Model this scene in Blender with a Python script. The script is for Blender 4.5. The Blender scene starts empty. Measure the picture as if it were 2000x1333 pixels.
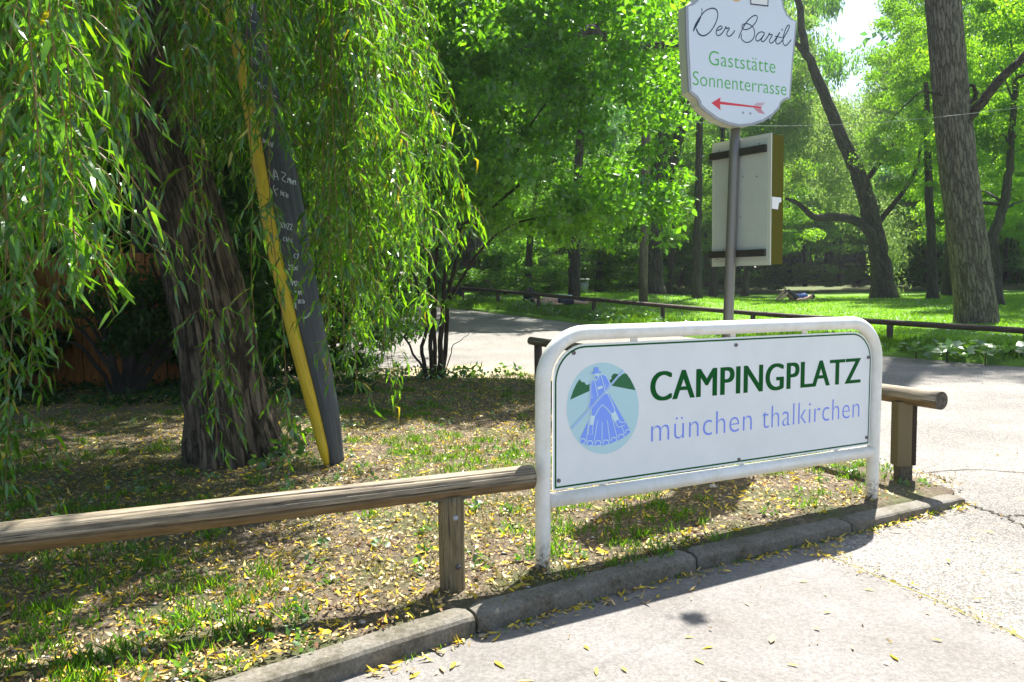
import bpy, math, random
import numpy as np
from mathutils import Matrix, Vector, noise as mn

S = bpy.context.scene
COL = S.collection
rnd = random.Random(7)
rs = np.random.RandomState(11)

# ------------------------------------------------------------------ camera
F, CH = 1532.0, 1.25
PITCH, ROLL = math.atan(118.5 / F), .015
CM = Matrix.Rotation(math.pi / 2 - PITCH, 3, 'X') @ Matrix.Rotation(-ROLL, 3, 'Z')
cam = bpy.data.cameras.new('camera')
cam.sensor_width = 36
cam.lens = 36 * F / 2000
cam.clip_start = .05
cam.clip_end = 800
co = bpy.data.objects.new('camera', cam)
COL.objects.link(co)
co.matrix_world = Matrix.Translation((0, 0, CH)) @ CM.to_4x4()
S.camera = co

# ------------------------------------------------------------------ sky, sun, exposure
SUN_AZ, SUN_EL = math.radians(28), math.radians(58)      # azimuth right of the view axis (+Y)
w = bpy.data.worlds.new('World')
S.world = w
w.use_nodes = True
nt = w.node_tree
bg = nt.nodes['Background']
sky = nt.nodes.new('ShaderNodeTexSky')
sky.sky_type = 'NISHITA'
sky.sun_disc = False
sky.sun_elevation = SUN_EL
sky.sun_rotation = SUN_AZ
sky.air_density = 1.2
sky.dust_density = 2.5
sky.altitude = 500
nt.links.new(sky.outputs[0], bg.inputs[0])
bg.inputs[1].default_value = .07
sd = bpy.data.lights.new('sun', 'SUN')
sd.energy = 5.0
sd.angle = math.radians(.55)
sd.color = (1, .955, .88)
so = bpy.data.objects.new('sun', sd)
COL.objects.link(so)
sv = Vector((math.sin(SUN_AZ) * math.cos(SUN_EL), math.cos(SUN_AZ) * math.cos(SUN_EL), math.sin(SUN_EL)))
so.rotation_euler = sv.to_track_quat('Z', 'Y').to_euler()
S.view_settings.view_transform = 'Standard'
S.view_settings.look = 'None'
S.view_settings.gamma = 1
S.view_settings.use_curve_mapping = False
S.view_settings.exposure = 1.70
S.cycles.max_bounces = 8
S.cycles.transmission_bounces = 6
S.cycles.diffuse_bounces = 4
S.cycles.glossy_bounces = 3
S.cycles.use_denoising = True

# ------------------------------------------------------------------ helpers: places in the photograph -> points in the world
def ray(x, y):
    return CM @ Vector(((x - 1000) / F, -(y - 666.5) / F, -1))
def G(x, y, z=0.0):
    d = ray(x, y)
    return Vector((0, 0, CH)) + d * ((z - CH) / d.z)
def D(x, y, Y):
    d = ray(x, y)
    return Vector((0, 0, CH)) + d * (Y / d.y)
def project(P):
    """numpy: world points -> photo pixels and depth"""
    m = np.array(CM.transposed())
    q = (np.asarray(P) - np.array([0, 0, CH])) @ m.T
    return 1000 + F * q[:, 0] / -q[:, 2], 666.5 - F * q[:, 1] / -q[:, 2], -q[:, 2]

def lin(h):
    c = [int(h[i:i + 2], 16) / 255 for i in (0, 2, 4)]
    return tuple(x / 12.92 if x <= .04045 else ((x + .055) / 1.055) ** 2.4 for x in c)

# ------------------------------------------------------------------ helpers: materials
def mat(name, color, rough=.6, metal=0, spec=.5, coat=0):
    m = bpy.data.materials.new(name)
    m.use_nodes = True
    b = m.node_tree.nodes['Principled BSDF']
    b.inputs['Base Color'].default_value = (*color, 1)
    b.inputs['Roughness'].default_value = rough
    b.inputs['Metallic'].default_value = metal
    b.inputs['Specular IOR Level'].default_value = spec
    b.inputs['Coat Weight'].default_value = coat
    return m
def nn(m, t, **k):
    n = m.node_tree.nodes.new(t)
    for a, v in k.items():
        if a in n.inputs:
            n.inputs[a].default_value = v
        else:
            setattr(n, a, v)
    return n
def lk(m, a, b):
    m.node_tree.links.new(a, b)
def ramp(m, fac, stops):
    r = nn(m, 'ShaderNodeValToRGB')
    e = r.color_ramp.elements
    while len(e) < len(stops):
        e.new(.5)
    for i, (p, c) in enumerate(stops):
        e[i].position = p
        e[i].color = (*c, 1) if len(c) == 3 else c
    lk(m, fac, r.inputs[0])
    return r.outputs[0]
def coords(m, kind='Object', scale=(1, 1, 1), rot=(0, 0, 0)):
    t = nn(m, 'ShaderNodeTexCoord')
    p = nn(m, 'ShaderNodeMapping')
    p.inputs['Scale'].default_value = scale
    p.inputs['Rotation'].default_value = rot
    lk(m, t.outputs[kind], p.inputs[0])
    return p.outputs[0]
def world_coords(m, scale=(1, 1, 1)):
    t = nn(m, 'ShaderNodeNewGeometry')
    p = nn(m, 'ShaderNodeMapping')
    p.inputs['Scale'].default_value = scale
    lk(m, t.outputs['Position'], p.inputs[0])
    return p.outputs[0]
def noise(m, vec, scale, detail=5, rough=.6, dist=0):
    n = nn(m, 'ShaderNodeTexNoise')
    n.inputs['Scale'].default_value = scale
    n.inputs['Detail'].default_value = detail
    n.inputs['Roughness'].default_value = rough
    n.inputs['Distortion'].default_value = dist
    lk(m, vec, n.inputs['Vector'])
    return n.outputs['Fac']
def voro(m, vec, scale, feature='F1', out='Distance', rand=1):
    n = nn(m, 'ShaderNodeTexVoronoi')
    n.feature = feature
    n.inputs['Scale'].default_value = scale
    n.inputs['Randomness'].default_value = rand
    lk(m, vec, n.inputs['Vector'])
    return n.outputs[out]
def mixc(m, fac, a, b, mode='MIX'):
    n = nn(m, 'ShaderNodeMix', data_type='RGBA', blend_type=mode)
    for s, v in ((n.inputs[0], fac), (n.inputs[6], a), (n.inputs[7], b)):
        if hasattr(v, 'is_output') or isinstance(v, bpy.types.NodeSocket):
            lk(m, v, s)
        else:
            s.default_value = v if isinstance(v, float) else (*v, 1)
    return n.outputs[2]
def bump(m, h, strength=.5, dist=.01):
    b = nn(m, 'ShaderNodeBump')
    b.inputs['Strength'].default_value = strength
    b.inputs['Distance'].default_value = dist
    lk(m, h, b.inputs['Height'])
    lk(m, b.outputs[0], m.node_tree.nodes['Principled BSDF'].inputs['Normal'])
def setc(m, sock, name='Base Color'):
    lk(m, sock, m.node_tree.nodes['Principled BSDF'].inputs[name])

def leaf_mat(name, dif, trans, tmix=.5, gloss=.06, var=.35, rough=.35, yel=False):
    m = bpy.data.materials.new(name)
    m.use_nodes = True
    N = m.node_tree.nodes
    N.remove(N['Principled BSDF'])
    out = N['Material Output']
    a = nn(m, 'ShaderNodeAttribute')
    a.attribute_name = 'rnd'
    oi = nn(m, 'ShaderNodeObjectInfo')
    ad = nn(m, 'ShaderNodeMath', operation='ADD')
    lk(m, a.outputs['Fac'], ad.inputs[0])
    lk(m, oi.outputs['Random'], ad.inputs[1])
    fr = nn(m, 'ShaderNodeMath', operation='FRACT')
    lk(m, ad.outputs[0], fr.inputs[0])
    lo = tuple(c * (1 - var) for c in dif)
    hi = (min(1, dif[0] * (1 + var * 1.6)), dif[1] * (1 + var), dif[2])
    lo2 = tuple(c * (1 - var) for c in trans)
    hi2 = (min(1, trans[0] * (1 + var * 1.6)), min(1, trans[1] * (1 + var)), trans[2])
    tail = [(.982, hi), (.99, (.38, .33, .01))] if yel else [(1, hi)]
    tail2 = [(.982, hi2), (.99, (.50, .42, .01))] if yel else [(1, hi2)]
    c1 = ramp(m, fr.outputs[0], [(0, lo), (.6, dif)] + tail)
    c2 = ramp(m, fr.outputs[0], [(0, lo2), (.6, trans)] + tail2)
    d = nn(m, 'ShaderNodeBsdfDiffuse')
    t = nn(m, 'ShaderNodeBsdfTranslucent')
    lk(m, c1, d.inputs[0])
    lk(m, c2, t.inputs[0])
    mx = nn(m, 'ShaderNodeMixShader')
    mx.inputs[0].default_value = tmix
    lk(m, d.outputs[0], mx.inputs[1])
    lk(m, t.outputs[0], mx.inputs[2])
    g = nn(m, 'ShaderNodeBsdfGlossy')
    g.inputs['Roughness'].default_value = rough
    g.inputs['Color'].default_value = (.9, 1, .9, 1)
    mg = nn(m, 'ShaderNodeMixShader')
    mg.inputs[0].default_value = gloss
    lk(m, mx.outputs[0], mg.inputs[1])
    lk(m, g.outputs[0], mg.inputs[2])
    lk(m, mg.outputs[0], out.inputs[0])
    return m

# plain things
M = {}
M['white_paint'] = mat('white_paint', (.82, .81, .78), .35, coat=.3)
m = M['white_paint']
wc = world_coords(m)
dirt = ramp(m, noise(m, wc, 14, 8, .72), [(.42, (.82, .81, .775)), (.7, (.70, .68, .60))])
sep = nn(m, 'ShaderNodeSeparateXYZ')
lk(m, wc, sep.inputs[0])
foot = ramp(m, sep.outputs['Z'], [(.10, (1, 1, 1)), (.19, (0, 0, 0))])
rust = ramp(m, noise(m, wc, 60, 4, .7), [(.46, (0, 0, 0)), (.6, (1, 1, 1))])
ru = mixc(m, 1.0, foot, rust, 'MULTIPLY')
setc(m, mixc(m, ru, dirt, (.09, .045, .025)))
bump(m, noise(m, wc, 90, 3), .08, .002)
M['panel_white'] = mat('panel_white', (.80, .83, .85), .35)
m = M['panel_white']
setc(m, ramp(m, noise(m, world_coords(m, (1, 1, 1)), 5, 8, .65), [(.35, (.80, .83, .85)), (.75, (.73, .77, .79))]))
M['sign_green'] = mat('sign_green', lin('00561f'), .6, spec=.12)
M['sign_blue'] = mat('sign_blue', lin('8598f2'), .6, spec=.15)
M['emblem_blue'] = mat('emblem_blue', lin('7ea2ff'), .4)
M['emblem_pale'] = mat('emblem_pale', lin('b6dae2'), .4)
M['emblem_line'] = mat('emblem_line', lin('cdeaf4'), .4)
M['emblem_green'] = mat('emblem_green', lin('05663a'), .4)
M['bolt_grey'] = mat('bolt_grey', (.13, .12, .13), .45, .6)
M['navy'] = mat('navy_print', lin('12224a'), .4)
M['light_green'] = mat('light_green_print', lin('58b55a'), .4)
M['red'] = mat('red_print', lin('d93848'), .4)
M['red_pale'] = mat('pale_red_print', lin('cf8a97'), .4)
M['beige_print'] = mat('beige_print', lin('d9b98f'), .4)
M['shield_white'] = mat('shield_white', (.70, .76, .86), .3)
M['shield_edge'] = mat('grey_moulding', (.36, .38, .43), .4)
M['case_cream'] = mat('cream_metal', (.55, .58, .50), .45)
M['steel'] = mat('brown_grey_steel', (.21, .20, .19), .36, .35)
M['bracket'] = mat('dark_bracket', (.04, .038, .034), .5, .3)
M['panel_grey'] = mat('grey_back_panel', (.52, .56, .53), .4)
m = M['panel_grey']
setc(m, ramp(m, noise(m, world_coords(m), 6, 7, .7), [(.35, (.50, .54, .51)), (.8, (.42, .46, .42))]))
M['olive'] = mat('olive_metal', (.095, .088, .008), .85, spec=.12)
M['sticker'] = mat('white_sticker', (.8, .8, .8), .5)
M['black'] = mat('black_cloth', (.015, .016, .022), .8)

def wood_mat(name, a, b, dark, uvs=(6, 1.2), under=None):
    m = mat(name, a, .75)
    v = coords(m, 'UV', (uvs[0], uvs[1], 1))
    g = noise(m, coords(m, 'UV', (11, .55, 1)), 3, 9, .7, .8)
    g2 = noise(m, v, 2.2, 6, .6, .3)
    c = ramp(m, g, [(.25, dark), (.5, a), (.75, b)])
    c = mixc(m, ramp(m, g2, [(.42, (0, 0, 0)), (.68, (.75, .75, .75))]), c, dark)
    cr = noise(m, coords(m, 'UV', (9, .35, 1)), 2.0, 3, .5, .4)
    crack = ramp(m, cr, [(.487, (0, 0, 0)), (.497, (1, 1, 1)), (.503, (1, 1, 1)), (.513, (0, 0, 0))])
    c = mixc(m, crack, c, (.012, .009, .007))
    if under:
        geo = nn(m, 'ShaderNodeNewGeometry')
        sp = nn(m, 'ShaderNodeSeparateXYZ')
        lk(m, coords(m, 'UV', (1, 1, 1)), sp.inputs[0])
        # warm brown underside darkened as shade; weathered grey top brightened for its sunlit highlights
        under_shade = ramp(m, sp.outputs['X'], [(.0, (0, 0, 0)), (.04, (1, 1, 1)), (.46, (1, 1, 1)), (.5, (0, 0, 0))])
        sp2 = mixc(m, under_shade, c, under, 'MIX')
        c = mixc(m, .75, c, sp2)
    kn_ = voro(m, coords(m, 'UV', (5, 2.1, 1)), 1.0, 'F1')        # knots and weather stains
    c = mixc(m, ramp(m, kn_, [(.05, (.85, .85, .85)), (.12, (0, 0, 0))]), c, (.035, .024, .016))
    blot = noise(m, coords(m, 'UV', (4, 2.2, 1)), 2.2, 8, .75)
    c = mixc(m, 1.0, c, ramp(m, blot, [(.34, (.5, .47, .44)), (.5, (.95, .95, .95)), (.68, (1.2, 1.2, 1.2))]), 'MULTIPLY')
    setc(m, c)
    bump(m, g, .5, .004)
    return m
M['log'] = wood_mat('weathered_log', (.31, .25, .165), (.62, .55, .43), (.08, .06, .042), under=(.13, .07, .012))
M['post'] = wood_mat('weathered_post', (.22, .17, .09), (.36, .29, .18), (.09, .075, .03), (4, 2))
M['far_log'] = wood_mat('brown_log', (.10, .06, .045), (.20, .15, .13), (.04, .028, .02))
M['log_end'] = mat('log_end_grain', (.09, .075, .055), .9)
m = M['log_end']
setc(m, ramp(m, noise(m, world_coords(m), 60, 6, .7), [(.3, (.03, .025, .02)), (.7, (.17, .14, .10))]))
M['utility_wood'] = wood_mat('grey_pole_wood', (.16, .12, .09), (.27, .22, .17), (.08, .06, .045), (3, .4))
M['plank'] = wood_mat('orange_brown_plank', (.38, .135, .025), (.48, .19, .04), (.15, .05, .01), (2, 1))

def bark_mat(name, a, b, dark, us=7, vs=1.5, sc=3.0, st=.9, dist=.03):
    m = mat(name, a, .9)
    v = coords(m, 'UV', (us, vs, 1))
    n1 = noise(m, v, sc, 7, .65, .5)
    wn = nn(m, 'ShaderNodeTexNoise')
    wn.inputs['Scale'].default_value = sc * 2.2
    wn.inputs['Detail'].default_value = 5
    lk(m, v, wn.inputs['Vector'])
    wv_ = nn(m, 'ShaderNodeVectorMath', operation='MULTIPLY_ADD')
    wv_.inputs[1].default_value = (.45, .45, .45)
    lk(m, wn.outputs['Color'], wv_.inputs[0])
    lk(m, coords(m, 'UV', (us * 1.3, vs * .8, 1)), wv_.inputs[2])
    n2 = voro(m, wv_.outputs[0], sc, 'DISTANCE_TO_EDGE')
    cr = ramp(m, n2, [(.0, (0, 0, 0)), (.18, (1, 1, 1))])
    c = ramp(m, n1, [(.3, dark), (.5, a), (.75, b)])
    fine = noise(m, coords(m, 'UV', (us * 5, vs * 4, 1)), sc, 5, .8)
    c = mixc(m, 1.0, c, ramp(m, fine, [(.3, (.6, .6, .6)), (.7, (1.25, 1.25, 1.25))]), 'MULTIPLY')
    c = mixc(m, cr, tuple(x * .7 for x in dark), c)
    setc(m, c)
    h = nn(m, 'ShaderNodeMath', operation='ADD')
    lk(m, n1, h.inputs[0])
    lk(m, cr, h.inputs[1])
    bump(m, h.outputs[0], st, dist)
    return m
M['willow_bark'] = bark_mat('furrowed_willow_bark', (.16, .12, .085), (.28, .225, .17), (.05, .036, .026), 11, 1.1, 2.6)
M['pine_bark'] = bark_mat('plated_pine_bark', (.21, .165, .14), (.29, .24, .21), (.10, .07, .058), 10, 1.0, 2.6)
M['dark_bark'] = bark_mat('dark_bark', (.075, .065, .052), (.13, .115, .095), (.032, .027, .02), 3, .6, 3)
M['stem_bark'] = bark_mat('brown_stem_bark', (.075, .05, .028), (.13, .09, .055), (.03, .02, .012), 2, 2, 3)
M['grey_bark'] = bark_mat('grey_trunk_bark', (.16, .12, .10), (.25, .2, .17), (.06, .045, .035), 5, .9, 3)

M['yellow'] = mat('yellow_paint', (.62, .42, .012), .5)
m = M['yellow']
yc = noise(m, coords(m, 'UV', (3, 1, 1)), 5, 7, .7)
setc(m, ramp(m, yc, [(.3, (.38, .25, .012)), (.5, (.62, .43, .012)), (.8, (.70, .52, .03))]))
bump(m, yc, .3, .004)
M['slate'] = mat('dark_grey_board', (.055, .06, .075), .5)
m = M['slate']
sc_ = noise(m, coords(m, 'UV', (12, .6, 1)), 3, 7, .7, .3)
setc(m, ramp(m, sc_, [(.4, (.045, .05, .063)), (.62, (.085, .09, .105)), (.8, (.2, .2, .22))]))
bump(m, sc_, .2, .003)
M['chalk'] = mat('white_chalk', (.62, .66, .72), .9)

# foliage
M['leaf_willow'] = leaf_mat('willow_leaf', (.048, .145, .014), (.19, .48, .006), .53, .055, .5, .25, True)
M['leaf_maple'] = leaf_mat('maple_leaf', (.05, .15, .02), (.20, .52, .01), .52, .05, .4, .35)
M['leaf_bg'] = leaf_mat('woodland_leaf', (.05, .13, .022), (.19, .46, .015), .5, .03, .4, .4)
M['leaf_lime'] = leaf_mat('bright_leaf', (.08, .20, .02), (.30, .62, .015), .52, .03, .35, .4)
M['leaf_pale'] = leaf_mat('pale_grey_green_leaf', (.13, .22, .085), (.30, .48, .10), .5, .04, .3, .4)
M['leaf_cool'] = leaf_mat('cool_green_leaf', (.05, .125, .045), (.13, .38, .05), .48, .05, .35, .4)
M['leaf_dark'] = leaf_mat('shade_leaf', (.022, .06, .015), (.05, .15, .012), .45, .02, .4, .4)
M['leaf_ivy'] = leaf_mat('broad_weed_leaf', (.07, .16, .035), (.18, .42, .03), .4, .1, .35, .35)
M['grass_blade'] = leaf_mat('grass_blade', (.085, .20, .012), (.24, .52, .01), .45, .03, .45, .5)
M['grass_lawn'] = leaf_mat('lawn_blade', (.12, .29, .008), (.30, .62, .008), .45, .02, .3, .5)
M['grass_dry'] = leaf_mat('dry_grass_blade', (.25, .23, .07), (.30, .27, .06), .35, .02, .4, .6)
M['litter_yellow'] = leaf_mat('fallen_yellow_leaf', (.72, .52, .02), (.55, .42, .02), .3, .05, .35, .4)
M['litter_tan'] = leaf_mat('fallen_tan_leaf', (.44, .33, .17), (.25, .17, .07), .2, .04, .4, .5)
M['litter_brown'] = leaf_mat('fallen_brown_leaf', (.17, .09, .05), (.12, .06, .03), .2, .03, .4, .6)
M['petal'] = leaf_mat('white_petal', (.75, .75, .7), (.4, .4, .35), .3, .03, .1, .5)
M['twig'] = mat('yellow_brown_twig', (.22, .13, .035), .6)
M['stone'] = mat('pale_stone', (.42, .39, .36), .85)
m = M['stone']
setc(m, ramp(m, noise(m, coords(m), 25, 6, .7), [(.3, (.24, .22, .21)), (.7, (.5, .47, .44))]))
bump(m, noise(m, coords(m), 60, 5), .4, .01)

# ground materials
M['asphalt'] = mat('worn_coarse_asphalt', (.2, .2, .2), .9)
m = M['asphalt']
p = world_coords(m)
agg = voro(m, p, 150, 'F1', 'Color')
aggv = nn(m, 'ShaderNodeSeparateColor')
lk(m, agg, aggv.inputs[0])
c = ramp(m, aggv.outputs[0], [(.0, (.085, .082, .078)), (.45, (.17, .164, .156)), (.8, (.25, .242, .23)), (1, (.38, .366, .345))])
big = ramp(m, noise(m, p, .9, 7, .6), [(.35, (.72, .70, .68)), (.65, (1.1, 1.07, 1.02))])
c = mixc(m, 1.0, c, big, 'MULTIPLY')
tan = ramp(m, noise(m, p, 9, 7, .75), [(.56, (0, 0, 0)), (.68, (.65, .65, .65))])
setc(m, mixc(m, tan, c, (.30, .23, .15)))
bump(m, voro(m, p, 150), .4, .004)
M['asphalt_fine'] = mat('smooth_pale_asphalt', (.25, .24, .22), .9)
m = M['asphalt_fine']
p = world_coords(m)
f1 = ramp(m, noise(m, p, 75, 8, .9), [(.3, (.07, .067, .064)), (.48, (.172, .166, .160)), (.66, (.30, .292, .282))])
big = ramp(m, noise(m, p, 2.2, 8, .62), [(.3, (.76, .72, .68)), (.7, (1.08, 1.07, 1.06))])
c = mixc(m, 1.0, f1, big, 'MULTIPLY')
st = ramp(m, noise(m, p, 26, 6, .8), [(.6, (0, 0, 0)), (.72, (.55, .55, .55))])
setc(m, mixc(m, st, c, (.15, .14, .12)))
bump(m, noise(m, p, 220, 3, .7), .5, .004)
M['soil'] = mat('dry_leafy_soil', (.13, .1, .07), 1)
m = M['soil']
p = world_coords(m)
c = ramp(m, noise(m, p, 38, 8, .75), [(.3, (.045, .034, .025)), (.5, (.135, .102, .07)), (.72, (.34, .27, .18))])
gr = ramp(m, noise(m, p, 2.6, 7, .7), [(.45, (0, 0, 0)), (.6, (.7, .7, .7))])
c = mixc(m, gr, c, (.07, .10, .022))
fl = ramp(m, voro(m, coords(m, 'Object', (1, 2.2, 1), (0, 0, .5)), 46, 'F1'), [(.12, (1, 1, 1)), (.2, (0, 0, 0))])
setc(m, mixc(m, mixc(m, 1.0, fl, (.5, .5, .5), 'MULTIPLY'), c, (.42, .33, .10)))
bump(m, noise(m, p, 55, 7, .8), .9, .02)
M['lawn'] = mat('short_grass', (.1, .2, .02), 1)
m = M['lawn']
p = world_coords(m)
c = ramp(m, noise(m, p, 6, 9, .8), [(.3, (.07, .17, .012)), (.55, (.14, .29, .015)), (.8, (.22, .38, .02))])
setc(m, c)
bump(m, noise(m, p, 30, 6, .8), .8, .05)
M['tan_gravel'] = mat('tan_gravel', (.38, .31, .2), .95)
m = M['tan_gravel']
p = world_coords(m)
c = ramp(m, noise(m, p, 40, 8, .8), [(.3, (.22, .17, .11)), (.6, (.42, .34, .22)), (.8, (.52, .44, .3))])
gr = ramp(m, noise(m, p, 1.6, 6, .7), [(.5, (0, 0, 0)), (.62, (.6, .6, .6))])
setc(m, mixc(m, gr, c, (.28, .27, .06)))
bump(m, noise(m, p, 60, 5, .8), .5, .01)
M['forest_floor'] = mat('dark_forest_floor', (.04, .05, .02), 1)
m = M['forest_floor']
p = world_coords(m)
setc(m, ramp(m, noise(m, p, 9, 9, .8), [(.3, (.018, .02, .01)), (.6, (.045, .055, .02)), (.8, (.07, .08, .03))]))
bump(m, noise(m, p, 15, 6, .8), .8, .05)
M['kerb'] = mat('grey_concrete_kerb', (.25, .24, .22), .9)
m = M['kerb']
p = world_coords(m)
c = ramp(m, noise(m, p, 70, 8, .9), [(.33, (.06, .055, .045)), (.5, (.17, .158, .135)), (.68, (.30, .28, .245))])
stn = ramp(m, noise(m, p, 5, 8, .75), [(.38, (1.0, 1.0, 1.0)), (.52, (.8, .77, .7)), (.64, (.40, .38, .27))])
setc(m, mixc(m, 1.0, c, stn, 'MULTIPLY'))
bump(m, noise(m, p, 160, 4, .8), .5, .004)
M['crack'] = mat('dark_joint_earth', (.035, .032, .022), 1)
M['moss'] = mat('mossy_joint', (.16, .15, .04), 1)
m = M['moss']
setc(m, ramp(m, noise(m, world_coords(m), 70, 6, .8), [(.3, (.06, .05, .03)), (.55, (.17, .16, .04)), (.75, (.34, .28, .10))]))
M['water'] = mat('still_water', (.03, .05, .03), .06, 0, .6)
bump(M['water'], noise(M['water'], world_coords(M['water'], (.4, 2, 1)), 3, 3), .08, .05)
M['bank'] = mat('grassy_bank_earth', (.09, .1, .04), 1)
m = M['bank']
setc(m, ramp(m, noise(m, world_coords(m), 3, 8, .8), [(.3, (.05, .06, .02)), (.6, (.10, .13, .04)), (.8, (.2, .19, .12))]))
M['skin'] = mat('skin', (.62, .36, .26), .6)
M['blue_cloth'] = mat('blue_cloth', (.06, .13, .42), .8)
M['white_cloth'] = mat('white_cloth', (.72, .74, .8), .8)
M['dark_cloth'] = mat('dark_cloth', (.02, .025, .045), .8)
M['hair'] = mat('dark_hair', (.02, .014, .01), .7)
M['bin_grey'] = mat('grey_bin_metal', (.25, .28, .28), .5, .3)
M['wire'] = mat('pale_cable', (.35, .36, .36), .5)

# ------------------------------------------------------------------ helpers: objects
def tag(o, label=None, cat=None, group=None, kind=None):
    if label: o['label'] = label
    if cat: o['category'] = cat
    if group: o['group'] = group
    if kind: o['kind'] = kind
    return o
def thing(name, label, cat, loc=(0, 0, 0), group=None):
    o = bpy.data.objects.new(name, None)
    o.empty_display_size = .2
    COL.objects.link(o)
    o.location = loc
    return tag(o, label, cat, group)
def base_of(parent):
    v = Vector((0, 0, 0))
    while parent is not None:
        v = v + Vector(parent.location)
        parent = parent.parent
    return v
def link(name, me, m, parent=None):
    if m is not None and not me.materials:
        me.materials.append(m)
    o = bpy.data.objects.new(name, me)
    COL.objects.link(o)
    if parent is not None:
        o.parent = parent
    return o
def npmesh(name, V, Fc, smooth=False, rndv=None, uv=None):
    """V (n,3), Fc (m,k) all faces of k corners"""
    V = np.asarray(V, dtype=np.float32)
    Fc = np.asarray(Fc, dtype=np.int32)
    me = bpy.data.meshes.new(name)
    k = Fc.shape[1]
    me.vertices.add(len(V))
    me.vertices.foreach_set('co', V.ravel())
    me.loops.add(Fc.size)
    me.loops.foreach_set('vertex_index', Fc.ravel())
    me.polygons.add(len(Fc))
    me.polygons.foreach_set('loop_start', np.arange(0, Fc.size, k, dtype=np.int32))
    me.polygons.foreach_set('loop_total', np.full(len(Fc), k, dtype=np.int32))
    if smooth:
        me.polygons.foreach_set('use_smooth', np.ones(len(Fc), dtype=bool))
    if uv is not None:
        l = me.uv_layers.new(name='UVMap')
        l.data.foreach_set('uv', np.asarray(uv, dtype=np.float32)[Fc.ravel()].ravel() if len(uv) == len(V) else np.asarray(uv, dtype=np.float32).ravel())
    if rndv is not None:
        a = me.attributes.new('rnd', 'FLOAT', 'POINT')
        a.data.foreach_set('value', np.asarray(rndv, dtype=np.float32))
    me.update()
    me.validate()
    return me
def obj_np(name, V, Fc, m, parent=None, **k):
    b = np.array(base_of(parent))
    return link(name, npmesh(name, np.asarray(V) - b, Fc, **k), m, parent)

def tube_arrays(pts, radii, n=12, closed_ends=True, disp=None):
    """returns V, quads, uv-per-vertex; caps come from collapsed end rings"""
    P = np.array([list(p) for p in pts], dtype=float)
    R = np.array(radii, dtype=float)
    if closed_ends:
        P = np.vstack([P[:1], P, P[-1:]])
        R = np.concatenate([[1e-4], R, [1e-4]])
    T = np.gradient(P, axis=0)
    T[0], T[-1] = T[min(2, len(T) - 1)], T[max(-3, -len(T))]
    T /= np.linalg.norm(T, axis=1)[:, None] + 1e-9
    ref = np.array([0, 0, 1.0]) if abs(T[0][2]) < .8 else np.array([0, 1.0, 0])
    U = []
    u = np.cross(T[0], ref)
    for t in T:
        u = u - t * np.dot(u, t)
        u /= np.linalg.norm(u) + 1e-9
        U.append(u.copy())
    U = np.array(U)
    W = np.cross(T, U)
    a = np.linspace(0, 2 * math.pi, n + 1)
    L = np.concatenate([[0], np.cumsum(np.linalg.norm(np.diff(P, axis=0), axis=1))])
    rr = R[:, None] * np.ones(n + 1)[None]
    if disp is not None:
        for i in range(len(P)):
            for j in range(n):
                rr[i, j] *= 1 + (disp(a[j], L[i]) if R[i] > 1e-3 else 0)
            rr[i, n] = rr[i, 0]
    V = P[:, None, :] + rr[..., None] * (U[:, None, :] * np.cos(a)[None, :, None] + W[:, None, :] * np.sin(a)[None, :, None])
    m_ = len(P)
    idx = np.arange(m_ * (n + 1)).reshape(m_, n + 1)
    Q = np.stack([idx[:-1, :-1], idx[:-1, 1:], idx[1:, 1:], idx[1:, :-1]], -1).reshape(-1, 4)
    uv = np.stack(np.broadcast_arrays((a / (2 * math.pi))[None, :], L[:, None]), -1).reshape(-1, 2)
    return V.reshape(-1, 3), Q, uv
def tube(name, pts, radii, m, parent=None, n=12, disp=None):
    if not hasattr(radii, '__len__'):
        radii = [radii] * len(pts)
    V, Q, uv = tube_arrays(pts, radii, n, True, disp)
    return obj_np(name, V, Q, m, parent, smooth=True, uv=uv)
def tubes_joined(name, lst, m, parent=None, n=5):
    Vs, Qs, uvs, off = [], [], [], 0
    for pts, r in lst:
        V, Q, uv = tube_arrays(pts, r if hasattr(r, '__len__') else [r] * len(pts), n, False)
        Vs.append(V); Qs.append(Q + off); uvs.append(uv); off += len(V)
    return obj_np(name, np.vstack(Vs), np.vstack(Qs), m, parent, smooth=True, uv=np.vstack(uvs))
def smooth_path(pts, k=6):
    P = [Vector(p) for p in pts]
    P = [P[0] * 2 - P[1]] + P + [P[-1] * 2 - P[-2]]
    out = []
    for i in range(1, len(P) - 2):
        for j in range(k):
            t = j / k
            a, b, c, d = P[i - 1], P[i], P[i + 1], P[i + 2]
            out.append(.5 * ((2 * b) + (c - a) * t + (2 * a - 5 * b + 4 * c - d) * t * t + (3 * b - a - 3 * c + d) * t ** 3))
    out.append(P[-2])
    return out
def lerp_r(r, n):
    x = np.linspace(0, len(r) - 1, n)
    return np.interp(x, range(len(r)), r)
def box(name, c, ux, uy, uz, sx, sy, sz, m, parent=None, bev=0):
    """box centred at c with (unit) axes ux uy uz and full sizes"""
    b = base_of(parent)
    c = Vector(c) - b
    bmv = []
    import bmesh
    bm = bmesh.new()
    bmesh.ops.create_cube(bm, size=1)
    for v in bm.verts:
        v.co = Vector((v.co.x * sx, v.co.y * sy, v.co.z * sz))
    if bev:
        bmesh.ops.bevel(bm, geom=bm.edges[:], offset=bev, segments=2, affect='EDGES', profile=.6)
    for v in bm.verts:
        v.co = c + ux * v.co.x + uy * v.co.y + uz * v.co.z
    me = bpy.data.meshes.new(name)
    bm.to_mesh(me)
    bm.free()
    return link(name, me, m, parent)
ZV = Vector((0, 0, 1))
def smooth01(a, b, x):
    t = min(1, max(0, (x - a) / (b - a)))
    return t * t * (3 - 2 * t)
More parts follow.
